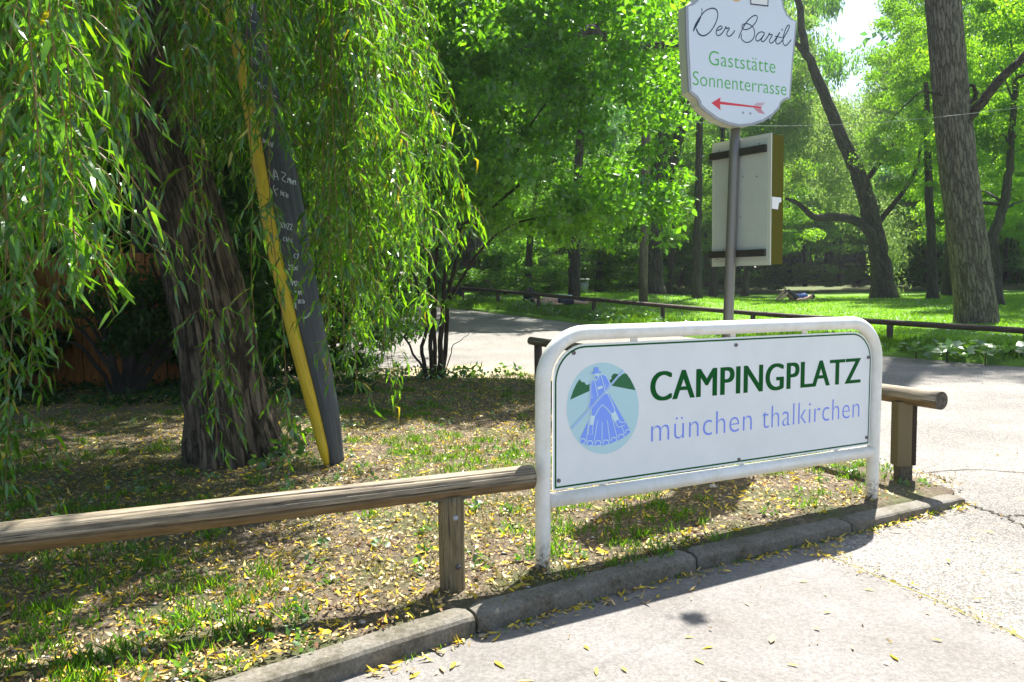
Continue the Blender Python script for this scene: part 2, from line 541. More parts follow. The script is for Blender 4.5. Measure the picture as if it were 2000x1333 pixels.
def gz(x, y):
    r = .05 * max(0, y - 14) if y < 26 else .6
    r = min(r, .62)
    if 13 < y < 15: r = .05 * (y - 13) ** 2 / 4
    elif 15 <= y < 26: r = .05 * (y - 14)
    s = 1 - .55 * smooth01(4, 10, x)
    return r * s

# ================================================================== THE GROUND
def grid_mesh(name, fn, nu, nv, m, kind='structure', parent=None, smooth=True):
    V = [fn(i / (nu - 1), j / (nv - 1)) for j in range(nv) for i in range(nu)]
    idx = np.arange(nu * nv).reshape(nv, nu)
    Q = np.stack([idx[:-1, :-1], idx[:-1, 1:], idx[1:, 1:], idx[1:, :-1]], -1).reshape(-1, 4)
    o = obj_np(name, V, Q, m, parent, smooth=smooth)
    if kind: o['kind'] = kind
    return o
def fr(t, a, b, p=1.0):
    return a + (b - a) * t ** p
def road_fn(u, v):
    x = fr(u, -60, 70)
    y = -12 + 55 * v
    return (x, y, gz(x, y))
grid_mesh('road', road_fn, 90, 110, M['asphalt'])
def field_fn(u, v):
    x = fr(u, -450, 450)
    y = 43 + 500 * v ** 1.6
    return (x, y, gz(x, 43) - .3 * (v > 0))
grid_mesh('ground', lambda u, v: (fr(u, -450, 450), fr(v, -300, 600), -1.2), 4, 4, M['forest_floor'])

def poly_at(P, t):
    """point at parameter t along a polyline by length"""
    P = [Vector((p[0], p[1], 0)) for p in P]
    L = [0]
    for a, b in zip(P, P[1:]): L.append(L[-1] + (b - a).length)
    s = t * L[-1]
    for i in range(len(P) - 1):
        if s <= L[i + 1] + 1e-9:
            return P[i].lerp(P[i + 1], (s - L[i]) / (L[i + 1] - L[i] + 1e-9))
    return P[-1]
KERB = [(-9.0, -3.7), (-2.0, 1.333), (-.5035, 2.406), (-.133, 2.679), (.78, 3.251), (1.638, 3.703), (2.464, 4.181)]   # road-side foot of the kerb
kd = Vector((.854, .52, 0)).normalized()
kn = Vector((-kd.y, kd.x, 0))
KBACK = [(a + kn.x * .08, b + kn.y * .08) for a, b in KERB]
BACK = [(-12, 10.0), (-3.0, 10.0), (-1.0, 9.95), (.1, 9.75), (.42, 9.4), (2.46, 4.33), (2.44, 4.27)]
def bed_fn(u, v):
    a, b = poly_at(KBACK, u), poly_at(BACK, u)
    p = a.lerp(b, v ** 1.25)
    front = .065 - .05 * smooth01(1.3, 2.4, a.x)
    n = mn.noise(Vector((p.x * 1.1, p.y * 1.1, 3))) * .025 + mn.noise(Vector((p.x * 5, p.y * 5, 1))) * .008
    edge = min(1, v * 8, (1 - v) * 12)
    z = front * (1 - v) + .035 * v + .02 * edge + n * edge
    if v == 1: z = .002
    return (p.x, p.y, z)
bed = grid_mesh('verge', bed_fn, 260, 150, M['soil'])
def bed_z(x, y):
    t = smooth01(1.3, 2.4, x)
    n = mn.noise(Vector((x * 1.1, y * 1.1, 3))) * .025 + mn.noise(Vector((x * 5, y * 5, 1))) * .008
    dist = (Vector((x, y, 0)) - Vector((-.133, 2.679, 0))).dot(kn)
    v = max(0, min(1, dist / 6))
    return (.065 - .05 * t) * (1 - v) + .035 * v + .02 + n

# woodland floor at the left, lawn beyond the far log rail, tan gravel strip
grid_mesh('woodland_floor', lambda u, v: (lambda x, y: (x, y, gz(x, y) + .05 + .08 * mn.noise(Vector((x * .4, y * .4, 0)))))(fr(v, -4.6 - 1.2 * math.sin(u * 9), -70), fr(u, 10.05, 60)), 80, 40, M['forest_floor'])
EDGE = [(60, -30), (16, 1.2), (9.5, 7.8), (7.0, 10.0), (5.6, 12.3), (2.4, 17.2), (-2.6, 24.2), (-9, 32), (-30, 52)]
def lawn_fn(u, v):
    p = poly_at(EDGE, u)
    p = p + Vector((.12 * mn.noise(p * 1.3), .12 * mn.noise(p * 1.3 + Vector((9, 0, 0))), 0)) * (v < .02)
    far = Vector((p.x * 1.6 + 25 * (u < .3), 42 + 14 * (u > .7), 0))
    if u < .15: far = Vector((75, 42, 0))
    q = p.lerp(far, v ** 1.5)
    z = gz(q.x, q.y) + .004 + .06 * min(1, v * 30) + .03 * mn.noise(q * .5) * min(1, v * 10)
    return (q.x, q.y, z)
grid_mesh('lawn', lawn_fn, 140, 60, M['lawn'])
grid_mesh('gravel_strip', lambda u, v: (lambda x, y: (x, y, gz(x, y) + .008))(fr(u, -4.2, .62 - .9 * v), fr(v, 9.6, 11.6 + .25 * math.sin(u * 7))), 40, 12, M['tan_gravel'])
# stream, its banks and the ground beyond
grid_mesh('water', lambda u, v: (fr(u, -60, 110), fr(v, 38, 56), .06), 4, 4, M['water'])
grid_mesh('river_bank', lambda u, v: (lambda x, y: (x, y, .2 + 1.6 * smooth01(0, .5, v) - .8 * (v < .02) + .25 * mn.noise(Vector((x * .2, y * .2, 5))) * v))(fr(u, -90, 130), fr(v, 47 if True else 0, 120) - 8 * smooth01(-5, 12, 0)), 90, 30, M['bank'])

# smooth pale asphalt in front of the kerb
def offs(p, d): return (p[0] + kn.x * d, p[1] + kn.y * d)
seam = [G(1590, 1080), G(1800, 1168), G(2000, 1255), G(2300, 1400), G(2900, 1900)]
V = [Vector((*offs(p, .01), .006)) for p in KERB[:5]] + [Vector((1.34, 3.545, .006))] + [Vector((s.x, s.y, .006)) for s in seam] + [Vector((4, -8, .006)), Vector((-14, -8, .006))]
me = bpy.data.meshes.new('pavement')
me.from_pydata([tuple(v) for v in V], [], [list(range(len(V)))])
tag(link('pavement', me, M['asphalt_fine']), kind='structure')
# joints and cracks in the road surface: thin ribbons
def ribbon(P, wd, z, jit=.0, seed=0, k=8):
    r_ = random.Random(seed)
    Q = []
    for a, b in zip(P, P[1:]):
        for i in range(k):
            Q.append(a.lerp(b, i / k))
    Q.append(P[-1])
    V, Fc = [], []
    for i, q in enumerate(Q):
        t = (Q[min(i + 1, len(Q) - 1)] - Q[max(i - 1, 0)]).normalized()
        n = Vector((-t.y, t.x, 0))
        c = q + n * r_.uniform(-jit, jit)
        ww = wd * r_.uniform(.35, 1.0) * (.3 if i in (0, len(Q) - 1) else 1)
        V += [(c + n * ww / 2), (c - n * ww / 2)]
    V = [(v.x, v.y, z) for v in V]
    for i in range(len(Q) - 1):
        Fc.append((2 * i, 2 * i + 1, 2 * i + 3, 2 * i + 2))
    return V, Fc
V, Fc = ribbon([Vector((1.38, 3.50, 0))] + [s + Vector((.008, 0, 0)) for s in seam], .016, .0105, .008, 3, 14)
tag(obj_np('joint', V, Fc, M['moss']), kind='structure')
for i, (P, wd) in enumerate([([(1885, 985), (1925, 998), (1960, 1010), (1985, 1008), (2060, 1004)], .022), ([(1960, 1010), (2000, 1030), (2080, 1060)], .02),
                             ([(1640, 915), (1700, 905), (1790, 925), (1905, 918), (2010, 925)], .012), ([(1890, 986), (1860, 968), (1846, 955)], .016)]):
    V, Fc = ribbon([G(*q) for q in P], wd, .004, .02, i, 7)
    tag(obj_np('crack', V, Fc, M['crack']), kind='structure')

# kerb
kerb = thing('kerb', None, None, (0, 0, 0))
kerb['kind'] = 'structure'
def kerb_stone(A, B, h0, h1, i):
    A, B = Vector((A[0], A[1], 0)), Vector((B[0], B[1], 0))
    t = (B - A).normalized()
    n = Vector((-t.y, t.x, 0))
    A = A + t * .006
    B = B - t * .006
    prof = [(0, -.1), (.003, .76), (.010, .9), (.026, .985), (.042, 1.0), (.092, 1.0), (.099, .9), (.101, -.5)]
    K = 30
    V, Q = [], []
    for k in range(K + 1):
        f = k / K
        # worn, slightly rounded ends
        e = min(f, 1 - f) * (B - A).length
        rnd_ = 0 if e > .02 else (1 - e / .02) * .009
        c = A.lerp(B, f)
        h = h0 + (h1 - h0) * f
        for d, z in prof:
            jj = .0022 * mn.noise(Vector((c.x * 22, c.y * 22, d * 60 + i * 5)))
            V.append(c + n * (d + jj + (rnd_ if d < .05 else -rnd_)) + ZV * (z * h - (rnd_ if z > .5 else 0) + jj))
    p = len(prof)
    for k in range(K):
        for j in range(p - 1):
            Q.append((k * p + j, (k + 1) * p + j, (k + 1) * p + j + 1, k * p + j + 1))
    Fx = [tuple(q) for q in Q] + [tuple(range(p)), tuple(range((K + 1) * p - 1, K * p - 1, -1))]
    me = bpy.data.meshes.new('kerb_stone')
    me.from_pydata([tuple(v) for v in V], [], Fx)
    me.update()
    o = link('kerb_stone', me, M['kerb'], kerb)
    return o
ks = [(-3.35, .36), (-2.54, .945), (-1.74, 1.52), (-.945, 2.093), (-.133, 2.679), (.78, 3.251), (1.638, 3.703), (2.464, 4.181)]
hh = [.082, .08, .082, .079, .083, .077, .064, .042, .008]
for i in range(len(ks) - 1):
    kerb_stone(ks[i], ks[i + 1], hh[i], hh[i + 1], i)

# ================================================================== THE CAMP SITE SIGN
SA, SB = G(1060, 1108, .07), G(1703, 978, .05)
su = Vector((SB.x - SA.x, SB.y - SA.y, 0)).normalized()
tilt = -.0135
SU = Vector((su.x * math.cos(tilt), su.y * math.cos(tilt), math.sin(tilt)))
SW = Vector((0, 0, 1)) + su * (-tilt); SW.normalize()
SN = SU.cross(SW)          # towards the viewer
def sp(s, t, d=0.0):
    """point on the sign: s along, t above the road, d towards the viewer"""
    return Vector((SA.x, SA.y, 0)) + SU * s + SW * t + SN * d
def s_inv(x, y):
    d = ray(x, y)
    o = Vector((0, 0, CH))
    q = o + d * ((sp(0, 0) - o).dot(SN) / d.dot(SN)) - sp(0, 0)
    return q.dot(SU), q.dot(SW)
sign = thing('camping_sign', 'wide white camp site sign in a white tubular frame with rounded corners beside the kerb', 'sign', sp(1.0, .05))
R_, T_, W_ = .2, 1.032, 2.03
path = [sp(0, .02)] + [sp(0, t) for t in (.2, .4, .6, T_ - R_ - .02)]
path += [sp(R_ - R_ * math.cos(a), T_ - R_ + R_ * math.sin(a)) for a in np.linspace(0, math.pi / 2, 12)]
path += [sp(s, T_) for s in (.5, 1.0, 1.5)]
path += [sp(W_ - R_ + R_ * math.sin(a), T_ - R_ + R_ * math.cos(a)) for a in np.linspace(0, math.pi / 2, 12)]
path += [sp(W_, t) for t in (T_ - R_ - .02, .6, .4, .2)] + [sp(W_, .02)]
tube('frame_tube', path, .032, M['white_paint'], sign, 20)
tube('crossbar', [sp(.025, .345), sp(1.0, .345), sp(W_ - .025, .345)], .031, M['white_paint'], sign, 20)
def rounded_panel(s0, t0, s1, t1, r, seg=10):
    """lower corners square, upper corners rounded"""
    P = [(s0, t0), (s1, t0)]
    P += [(s1 - r + r * math.cos(a), t1 - r + r * math.sin(a)) for a in np.linspace(0, math.pi / 2, seg)]
    P += [(s0 + r - r * math.sin(a), t1 - r + r * math.cos(a)) for a in np.linspace(0, math.pi / 2, seg)]
    return P
def extrude(name, P2, fn, d0, d1, m, parent):
    n = len(P2)
    b = base_of(parent)
    V = [tuple(fn(s, t, d0) - b) for s, t in P2] + [tuple(fn(s, t, d1) - b) for s, t in P2]
    Fc = [list(range(n, 2 * n)), list(range(n))[::-1]] + [[i, (i + 1) % n, n + (i + 1) % n, n + i] for i in range(n)]
    me = bpy.data.meshes.new(name)
    me.from_pydata(V, [], Fc)
    me.update()
    return link(name, me, m, parent)
S0, T0, S1, T1 = .046, .384, 1.992, .985
panel = extrude('panel', rounded_panel(S0, T0, S1, T1, .155), sp, -.004, .004, M['panel_white'], sign)
def ring(name, Pa, Pb, fn, d, m, parent):
    n = len(Pa)
    b = base_of(parent)
    V = [tuple(fn(s, t, d) - b) for s, t in Pa + Pb]
    Fc = [[i, (i + 1) % n, n + (i + 1) % n, n + i] for i in range(n)]
    me = bpy.data.meshes.new(name)
    me.from_pydata(V, [], Fc)
    return link(name, me, m, parent)
ring('border_line', rounded_panel(S0 + .008, T0 + .008, S1 - .008, T1 - .008, .147), rounded_panel(S0 + .0155, T0 + .0155, S1 - .0155, T1 - .0155, .14), sp, .0046, M['sign_green'], panel)
# fixing tabs at the back between frame and panel
for s, t, w_, h_ in ((.46, .985, .035, .05), (1.03, .985, .03, .05), (1.5, .985, .03, .05), (1.1, .378, .03, .04), (.3, .378, .03, .04), (1.75, .378, .03, .04)):
    box('tab', sp(s, t + (.004 if t > .5 else -.004), -.008), SU, SN, SW, w_, .006, h_, M['white_paint'], sign)
def disc(name, fn, s, t, d, rx_, ry_, m, parent, h=.003, n=14):
    P = [(s + rx_ * math.cos(a), t + ry_ * math.sin(a)) for a in np.linspace(0, 2 * math.pi, n, endpoint=False)]
    return extrude(name, P, fn, d, d + h, m, parent)
for s, t in ((.144, .950), (1.038, .948), (.072, .424), (1.069, .404), (1.962, .848), (1.966, .425)):
    disc('bolt', sp, s, t, .0041, .0085, .0085, M['bolt_grey'], sign, .005)

def text_mesh(body, off=0.0, spacing=1.0):
    c = bpy.data.curves.new('t', 'FONT')
    c.body = body
    c.size = 1
    c.offset = off
    c.space_character = spacing
    c.resolution_u = 6
    o = bpy.data.objects.new('t', c)
    COL.objects.link(o)
    dg = bpy.context.evaluated_depsgraph_get()
    me = bpy.data.meshes.new_from_object(o.evaluated_get(dg))
    bpy.data.objects.remove(o)
    return me
def place_text(name, body, fn, s0, s1, tb, cap, d, m, parent, off=0, spacing=1.0, slope=0.0, bold=0):
    """fit text between s0..s1 with its baseline at tb and its height (of the glyph bounds) cap"""
    me = text_mesh(body, off, spacing)
    if bold:                       # heavier weight: the outline thickened by a second, shifted copy on each side
        import bmesh
        bm = bmesh.new()
        for i, dx in enumerate((-bold, 0, bold)):
            t2 = me.copy()
            for v in t2.vertices: v.co.x += dx; v.co.z = i * .001
            bm.from_mesh(t2)
            bpy.data.meshes.remove(t2)
        bm.to_mesh(me)
        bm.free()
    n = len(me.vertices)
    A = np.empty(n * 3, dtype=np.float32)
    me.vertices.foreach_get('co', A)
    A = A.reshape(-1, 3)
    x0, x1 = A[:, 0].min(), A[:, 0].max()
    k = cap
    b = base_of(parent)
    out = []
    for x, y, z in A:
        f = (x - x0) / (x1 - x0)
        out.append(tuple(fn(s0 + (s1 - s0) * f, tb + slope * f + y * k, d + z * .15) - b))
    for v, q in zip(me.vertices, out):
        v.co = q
    me.materials.clear()
    me.materials.append(m)
    me.name = name
    return link(name, me, None, parent)
# cap height of the built-in face is about .73 of its size
place_text('lettering', 'CAMPINGPLATZ', sp, .541, 1.908, .7195, .137 / .73, .0048, M['sign_green'], panel, .0, 1.04, bold=.028)
for word, w0_, w1_ in (('münchen', .549, s_inv(1467, 826)[0]), ('thalkirchen', s_inv(1487, 822)[0], 1.906)):
    place_text('lettering', word, sp, w0_, w1_, .538, .122 / .76, .0048, M['sign_blue'], panel, -.014, 1.06)['label'] = 'thin pale blue word in the lower line of lettering'

# strokes
def stroke_arrays(P, wd, z=0.0):
    """ribbon along 2D points; wd number or per-point list"""
    P = [Vector(p) for p in P]
    n = len(P)
    V = []
    for i in range(n):
        a = P[max(0, i - 1)]
        b = P[min(n - 1, i + 1)]
        t = b - a
        if t.length < 1e-9: t = Vector((1, 0))
        t.normalize()
        q = Vector((-t.y, t.x))
        ww = (wd[i] if hasattr(wd, '__len__') else wd) / 2
        V += [P[i] + q * ww, P[i] - q * ww]
    Fc = [(2 * i, 2 * i + 1, 2 * i + 3, 2 * i + 2) for i in range(n - 1)]
    return V, Fc
def strokes(name, lst, inv, fn, d, m, parent, k=8, step=.00006, label=None):
    """lst of (photo-pixel points, width in metres); each stroke a hair prouder than the one before"""
    b = base_of(parent)
    V, Fc = [], []
    for i, (pts, wd) in enumerate(lst):
        q = [Vector(inv(*p)) for p in pts]
        if k > 1 and len(q) > 2:
            q3 = smooth_path([Vector((a.x, a.y, 0)) for a in q], k)
            q = [Vector((a.x, a.y)) for a in q3]
        if hasattr(wd, '__len__'):
            wd = lerp_r(wd, len(q))
        v, f = stroke_arrays(q, wd)
        o = len(V)
        V += [tuple(fn(a.x, a.y, d + i * step) - b) for a in v]
        Fc += [tuple(x + o for x in ff) for ff in f]
    me = bpy.data.meshes.new(name)
    me.from_pydata(V, [], Fc)
    o = link(name, me, m, parent)
    if label: o['label'] = label
    return o
def polys(name, lst, inv, fn, d, m, parent, step=.00006):
    b = base_of(parent)
    V, Fc = [], []
    for i, pts in enumerate(lst):
        o = len(V)
        V += [tuple(fn(*inv(*p), d + i * step) - b) for p in pts]
        Fc.append(tuple(range(o, len(V))))
    me = bpy.data.meshes.new(name)
    me.from_pydata(V, [], Fc)
    return link(name, me, m, parent)
# round emblem: a raftsman standing on a raft of logs
def ez(x, y): return (1080 + x / 6.347, 690 + y / 6.347)
def el(cx, cy, rx_, ry_, n=40): return [ez(cx + rx_ * math.cos(a), cy + ry_ * math.sin(a)) for a in np.linspace(0, 2 * math.pi, n, endpoint=False)]
def zz(*c): return [ez(*p) for p in c]
emb = polys('emblem', [el(610, 683, 447, 565, 64)], s_inv, sp, .0046, M['emblem_pale'], panel)
for hill_ in [zz((205, 577), (240, 470), (285, 375), (325, 320), (348, 360), (380, 357), (400, 390), (425, 393), (447, 375), (452, 465)),
                       zz((700, 355), (690, 335), (718, 320), (715, 290), (735, 260), (765, 252), (795, 262), (822, 290), (850, 262), (880, 250), (905, 256), (950, 320), (990, 400), (1015, 460), (725, 405))]:
    polys('emblem_hill', [hill_], s_inv, sp, .0050, M['emblem_green'], panel)
ends = [(357, 1090), (447, 1115), (548, 1115), (647, 1107), (745, 1075), (837, 1035), (922, 978)]
polys('emblem_raft', [zz((640, 500), (600, 560), (500, 690), (325, 1060), (340, 1120), (445, 1142), (550, 1142), (650, 1136), (748, 1104), (838, 1064), (922, 1008), (952, 960), (742, 600), (690, 505))], s_inv, sp, .0054, M['emblem_blue'], panel)
Ln = []
for a, b in (((440, 800), (405, 1085)), ((545, 830), (500, 1095)), ((600, 850), (598, 1095)), ((665, 830), (692, 1085)), ((715, 770), (785, 1045)), ((840, 900), (875, 1000))):
    Ln.append((zz(a, ((a[0] + b[0]) / 2, (a[1] + b[1]) / 2), b), .0032))
for x, y in ends:
    Ln.append((zz(*[(x + 36 * math.cos(t), y + 33 * math.sin(t)) for t in np.linspace(math.pi * .85, math.pi * 2.6, 14)]), .0042))
strokes('emblem_log_lines', Ln, s_inv, sp, .0058, M['emblem_line'], panel, 1)
pants = [(640, 500), (560, 555), (480, 640), (470, 690), (470, 770), (505, 778), (550, 690), (602, 632), (660, 680), (710, 742), (748, 732), (748, 690), (700, 575), (662, 500)]
torso = [(495, 325), (530, 345), (565, 282), (605, 268), (645, 285), (692, 378), (658, 432), (650, 480), (600, 520), (540, 560), (500, 610), (465, 690), (430, 690), (455, 580), (455, 400), (472, 345)]
calfs = [[(460, 775), (505, 778), (482, 885), (448, 880)], [(713, 756), (757, 722), (798, 822), (765, 852)], [(540, 420), (600, 400), (606, 430), (545, 452)], [(497, 252), (562, 246), (550, 296), (525, 312), (503, 292)]]
shoes = [[(440, 893), (480, 888), (474, 1000), (430, 1002)], [(770, 832), (800, 826), (828, 862), (876, 858), (872, 888), (800, 912), (778, 880)], [(497, 178), (548, 172), (558, 232), (586, 222), (580, 240), (500, 256), (465, 252), (470, 238), (497, 236)], [(510, 290), (525, 276), (545, 290), (540, 306), (527, 316), (512, 306)]]
def closed(c): return zz(*(c + [c[0]]))
strokes('emblem_figure_outline', [(closed(c), .0085) for c in (pants, torso) + tuple(calfs[:2])] + [(closed(c), .008) for c in shoes[:2]], s_inv, sp, .0062, M['emblem_line'], panel, 1)
polys('emblem_figure', [zz(*pants), zz(*torso)], s_inv, sp, .0068, M['emblem_blue'], panel)
for c in calfs: polys('emblem_light_patch', [zz(*c)], s_inv, sp, .0071, M['emblem_line'], panel)
for c in shoes: polys('emblem_blue_patch', [zz(*c)], s_inv, sp, .0075, M['emblem_blue'], panel)
strokes('emblem_braces', [(zz((500, 330), (522, 430), (548, 545)), .0036), (zz((585, 280), (612, 380), (630, 470)), .0036), (zz((455, 540), (490, 545)), .002), (zz((530, 345), (548, 372), (565, 300)), .0018), (zz((640, 380), (640, 430)), .0018), (zz((495, 330), (478, 350), (462, 400), (470, 560)), .0014)],
        s_inv, sp, .0078, M['emblem_line'], panel, 1)
strokes('emblem_pole_outline', [(zz((225, 930), (540, 585), (855, 215)), .009)], s_inv, sp, .0084, M['emblem_line'], panel, 1)
strokes('emblem_pole', [(zz((225, 932), (540, 587), (857, 213)), .0034)], s_inv, sp, .0088, M['emblem_blue'], panel, 1)

# ================================================================== THE SIGNPOST
KS = .883        # the post stands 5.3 m from the camera; its drawing below is laid out for 6 m
PB = Vector((1.657 * KS, 6.0 * KS, 0))
lean = Vector((1.702 - 1.657, 0, 2.368 - .865)).normalized()
PZ = CH + (.865 - CH) * KS
post = thing('signpost', 'tall grey steel pole with a white restaurant shield and the back of a display case', 'signpost', (PB.x - .025, PB.y, 0))
def pole_at(z): return PB + lean * ((z - PZ) / lean.z) + Vector((0, 0, PZ))
tube('pole', [pole_at(z) for z in (-.05, 1, 2, 2.28)], .034, M['steel'], post, 20)
th = math.radians(25)
HU = Vector((math.cos(th), math.sin(th), 0))
HN = Vector((math.sin(th), -math.cos(th), 0))
HO = Vector((1.694 * KS, 5.9 * KS, 0))
def hp(s, t, d=0.0): return HO + HU * (s * KS) + ZV * (CH + (t - CH) * KS) + HN * d
def h_inv(x, y):
    d = ray(x, y)
    o = Vector((0, 0, CH))
    q = o + d * ((HO - o).dot(HN) / d.dot(HN)) - HO
    return q.dot(HU) / KS, CH + (q.z - CH) / KS
left = [(-.478, 3.16), (-.47, 2.9), (-.449, 2.6), (-.447, 2.57), (-.415, 2.55), (-.38, 2.53), (-.362, 2.505), (-.352, 2.478), (-.30, 2.445), (-.2, 2.395), (-.09, 2.366), (.016, 2.358)]
right = [(.12, 2.372), (.24, 2.41), (.33, 2.462), (.395, 2.52), (.41, 2.555), (.435, 2.577), (.47, 2.592), (.503, 2.60), (.508, 2.65), (.53, 2.9), (.561, 3.18)]
top = [(.50, 3.2), (.46, 3.225), (.43, 3.27), (.412, 3.33), (.405, 3.40), (.40, 3.45), (.30, 3.50), (.18, 3.535), (.04, 3.55), (-.10, 3.535), (-.22, 3.50), (-.335, 3.45), (-.335, 3.36), (-.35, 3.28), (-.38, 3.225), (-.42, 3.19)]
outline = left + right + top
def inset(P, k):
    c = Vector((.04, 2.95))
    out = []
    n = len(P)
    for i in range(n):
        a, b, d = Vector(P[i - 1]), Vector(P[i]), Vector(P[(i + 1) % n])
        t = (d - a).normalized()
        q = Vector((-t.y, t.x))
        out.append(tuple(b + q * k))
    return out
shield = extrude('shield_box', outline, hp, -.078, -.012, M['case_cream'], post)
extrude('shield_moulding', inset(outline, -.001), hp, -.012, .002, M['shield_edge'], shield)
face = extrude('shield_face', inset(outline, .018), hp, .002, .006, M['shield_white'], shield)
# flowing script line, traced as pen strokes
def b7(*c): return [(1320 + x / 7.69, y / 7.69) for x, y in c]
script = [
    (b7((380, 130), (383, 190), (372, 240), (335, 310), (290, 390), (250, 478)), [.006, .006, .008, .018, .02, .008]),
    (b7((372, 240), (430, 175), (500, 140), (560, 135), (605, 165), (620, 230), (605, 310), (565, 400), (510, 480), (450, 530), (390, 545), (340, 520), (312, 480), (300, 435)), [.007, .007, .008, .01, .01, .008, .008, .008, .008, .009, .01, .012, .012, .011]),
    (b7((610, 470), (660, 450), (685, 425), (675, 402), (645, 405), (612, 440), (595, 490), (603, 530), (630, 543), (670, 520), (715, 465), (742, 408), (748, 440), (782, 425), (790, 445), (762, 490), (755, 530), (780, 553), (820, 540), (855, 500), (875, 465)), .008),
    (b7((932, 585), (955, 520), (1000, 425), (1060, 330), (1120, 270), (1175, 240), (1210, 255), (1205, 310), (1170, 370), (1110, 425), (1050, 452), (1000, 445), (982, 415), (1000, 378), (1050, 362), (1110, 385), (1155, 430), (1172, 500), (1155, 580), (1110, 630), (1050, 645), (1000, 620), (970, 575), (980, 522)), .008),
    (b7((1325, 510), (1290, 488), (1240, 498), (1200, 545), (1188, 590), (1205, 622), (1240, 615), (1285, 570), (1320, 515), (1290, 570), (1270, 610), (1290, 634), (1330, 610), (1375, 550), (1395, 505), (1400, 530), (1432, 525), (1435, 545), (1405, 590), (1395, 630), (1415, 655), (1455, 635), (1500, 570), (1552, 490)), .008),
    (b7((1552, 490), (1515, 560), (1490, 620), (1498, 658), (1530, 668), (1575, 630), (1630, 540), (1680, 450), (1695, 400), (1680, 385), (1655, 410), (1625, 480), (1602, 570), (1600, 650), (1625, 690), (1660, 680), (1700, 635), (1720, 605)), .008),
    (b7((1478, 552), (1560, 570), (1590, 572)), .006),
]
for part_ in (script[:3], script[3:]):
    strokes('lettering', part_, h_inv, hp, .0068, M['navy'], face, 6, .0002, 'dark blue handwritten word')
def hs(s0, s1): return s0, s1
place_text('lettering', 'Gaststätte', hp, -.278, .348, 2.775, .108 / .73, .0068, M['light_green'], face, -.006, 1.03)['label'] = 'green line of lettering'
place_text('lettering', 'Sonnenterrasse', hp, -.42, .460, 2.62, .105 / .73, .0068, M['light_green'], face, -.006, 1.02)['label'] = 'longer lower green line of lettering'
ar = polys('arrow', [[h_inv and p for p in ((1388, 202), (1406, 191), (1405, 199), (1469, 207.4), (1469, 210.8), (1405, 204.5), (1406, 216))], [(1469, 207.5), (1484, 209.3), (1487, 211), (1484, 213.5), (1469, 210.7)]], h_inv, hp, .0068, M['red'], face)
fe = []
for i in range(7):
    x = 1470 + i * 2.6
    fe.append(([(x, 208), (x + 7, 201.5)], .0035))
strokes('arrow_feather', fe, h_inv, hp, .0072, M['red_pale'], face, 1, .0)
polys('arrow_feather', [[(1470, 211.5), (1485, 214), (1493, 224), (1480, 221)]], h_inv, hp, .0072, M['red_pale'], face)
disc('round_emblem', hp, -.035, 3.305, .0062, .06, .06, M['beige_print'], face, .0006, 24)
bx0 = extrude('notice', [(.10, 3.245), (.268, 3.252), (.268, 3.36), (.10, 3.353)], hp, .0062, .009, M['sticker'], face)
ring('notice_frame', [(.098, 3.243), (.27, 3.25), (.27, 3.362), (.098, 3.355)], [(.106, 3.252), (.262, 3.259), (.262, 3.353), (.106, 3.346)], hp, .0096, M['navy'], face)
for s, t in ((-.35, 3.26), (.41, 3.1), (.04, 2.46), (.11, 2.46), (.3, 2.44)):
    disc('rivet', hp, s, t, .0062, .01, .01, M['shield_edge'], face, .001)
# display case seen from the back
tc = math.radians(-53)
CU = Vector((math.cos(tc), math.sin(tc), 0))
CN = Vector((math.sin(tc), -math.cos(tc), 0))
if CN.y > 0: CN = -CN
CO = Vector((1.694 * KS, 6.08 * KS, 0))
def cp(s, t, d=0.0): return CO + CU * (s * KS) + ZV * (CH + (t - CH) * KS) + CN * d
case = extrude('display_case', [(-.168, 1.34), (.355, 1.34), (.355, 2.284), (-.168, 2.284)], cp, -.135, -.004, M['olive'], post)
extrude('rim', [(-.172, 1.334), (.359, 1.334), (.359, 2.290), (-.172, 2.290)], cp, -.004, .006, M['case_cream'], case)
extrude('back_panel', [(-.150, 1.366), (.335, 1.366), (.335, 2.262), (-.150, 2.262)], cp, .006, .008, M['panel_grey'], case)
for t in (2.184, 1.426):
    extrude('bracket', [(-.175, t - .026), (.326, t - .026), (.326, t + .026), (-.175, t + .026)], cp, .0085, .035, M['bracket'], case)
for s, t in ((-.1, 2.225), (.26, 2.225), (.1, 2.15), (.12, 2.0), (-.12, 1.39), (-.06, 1.465), (.24, 1.99), (.1, 1.7)):
    disc('rivet', cp, s, t, .0085, .004, .004, M['bracket'], case, .004, 8)
# torn sticker on the olive side
e0 = cp(.3562, 1.87, -.02)
e1 = cp(.3562, 1.87, -.105)
b = base_of(case)
me = bpy.data.meshes.new('sticker')
me.from_pydata([tuple(Vector((*p.xy, CH + (z - CH) * KS)) + CU * .002 - b) for p, z in ((cp(.3562, 0, -.010), 1.745), (cp(.3562, 0, -.075), 1.742), (cp(.3562, 0, -.085), 1.79), (cp(.3562, 0, -.112), 1.80), (cp(.3562, 0, -.110), 1.83), (cp(.3562, 0, -.009), 1.832))], [], [(0, 1, 2, 3, 4, 5)])
link('sticker', me, M['sticker'], case)

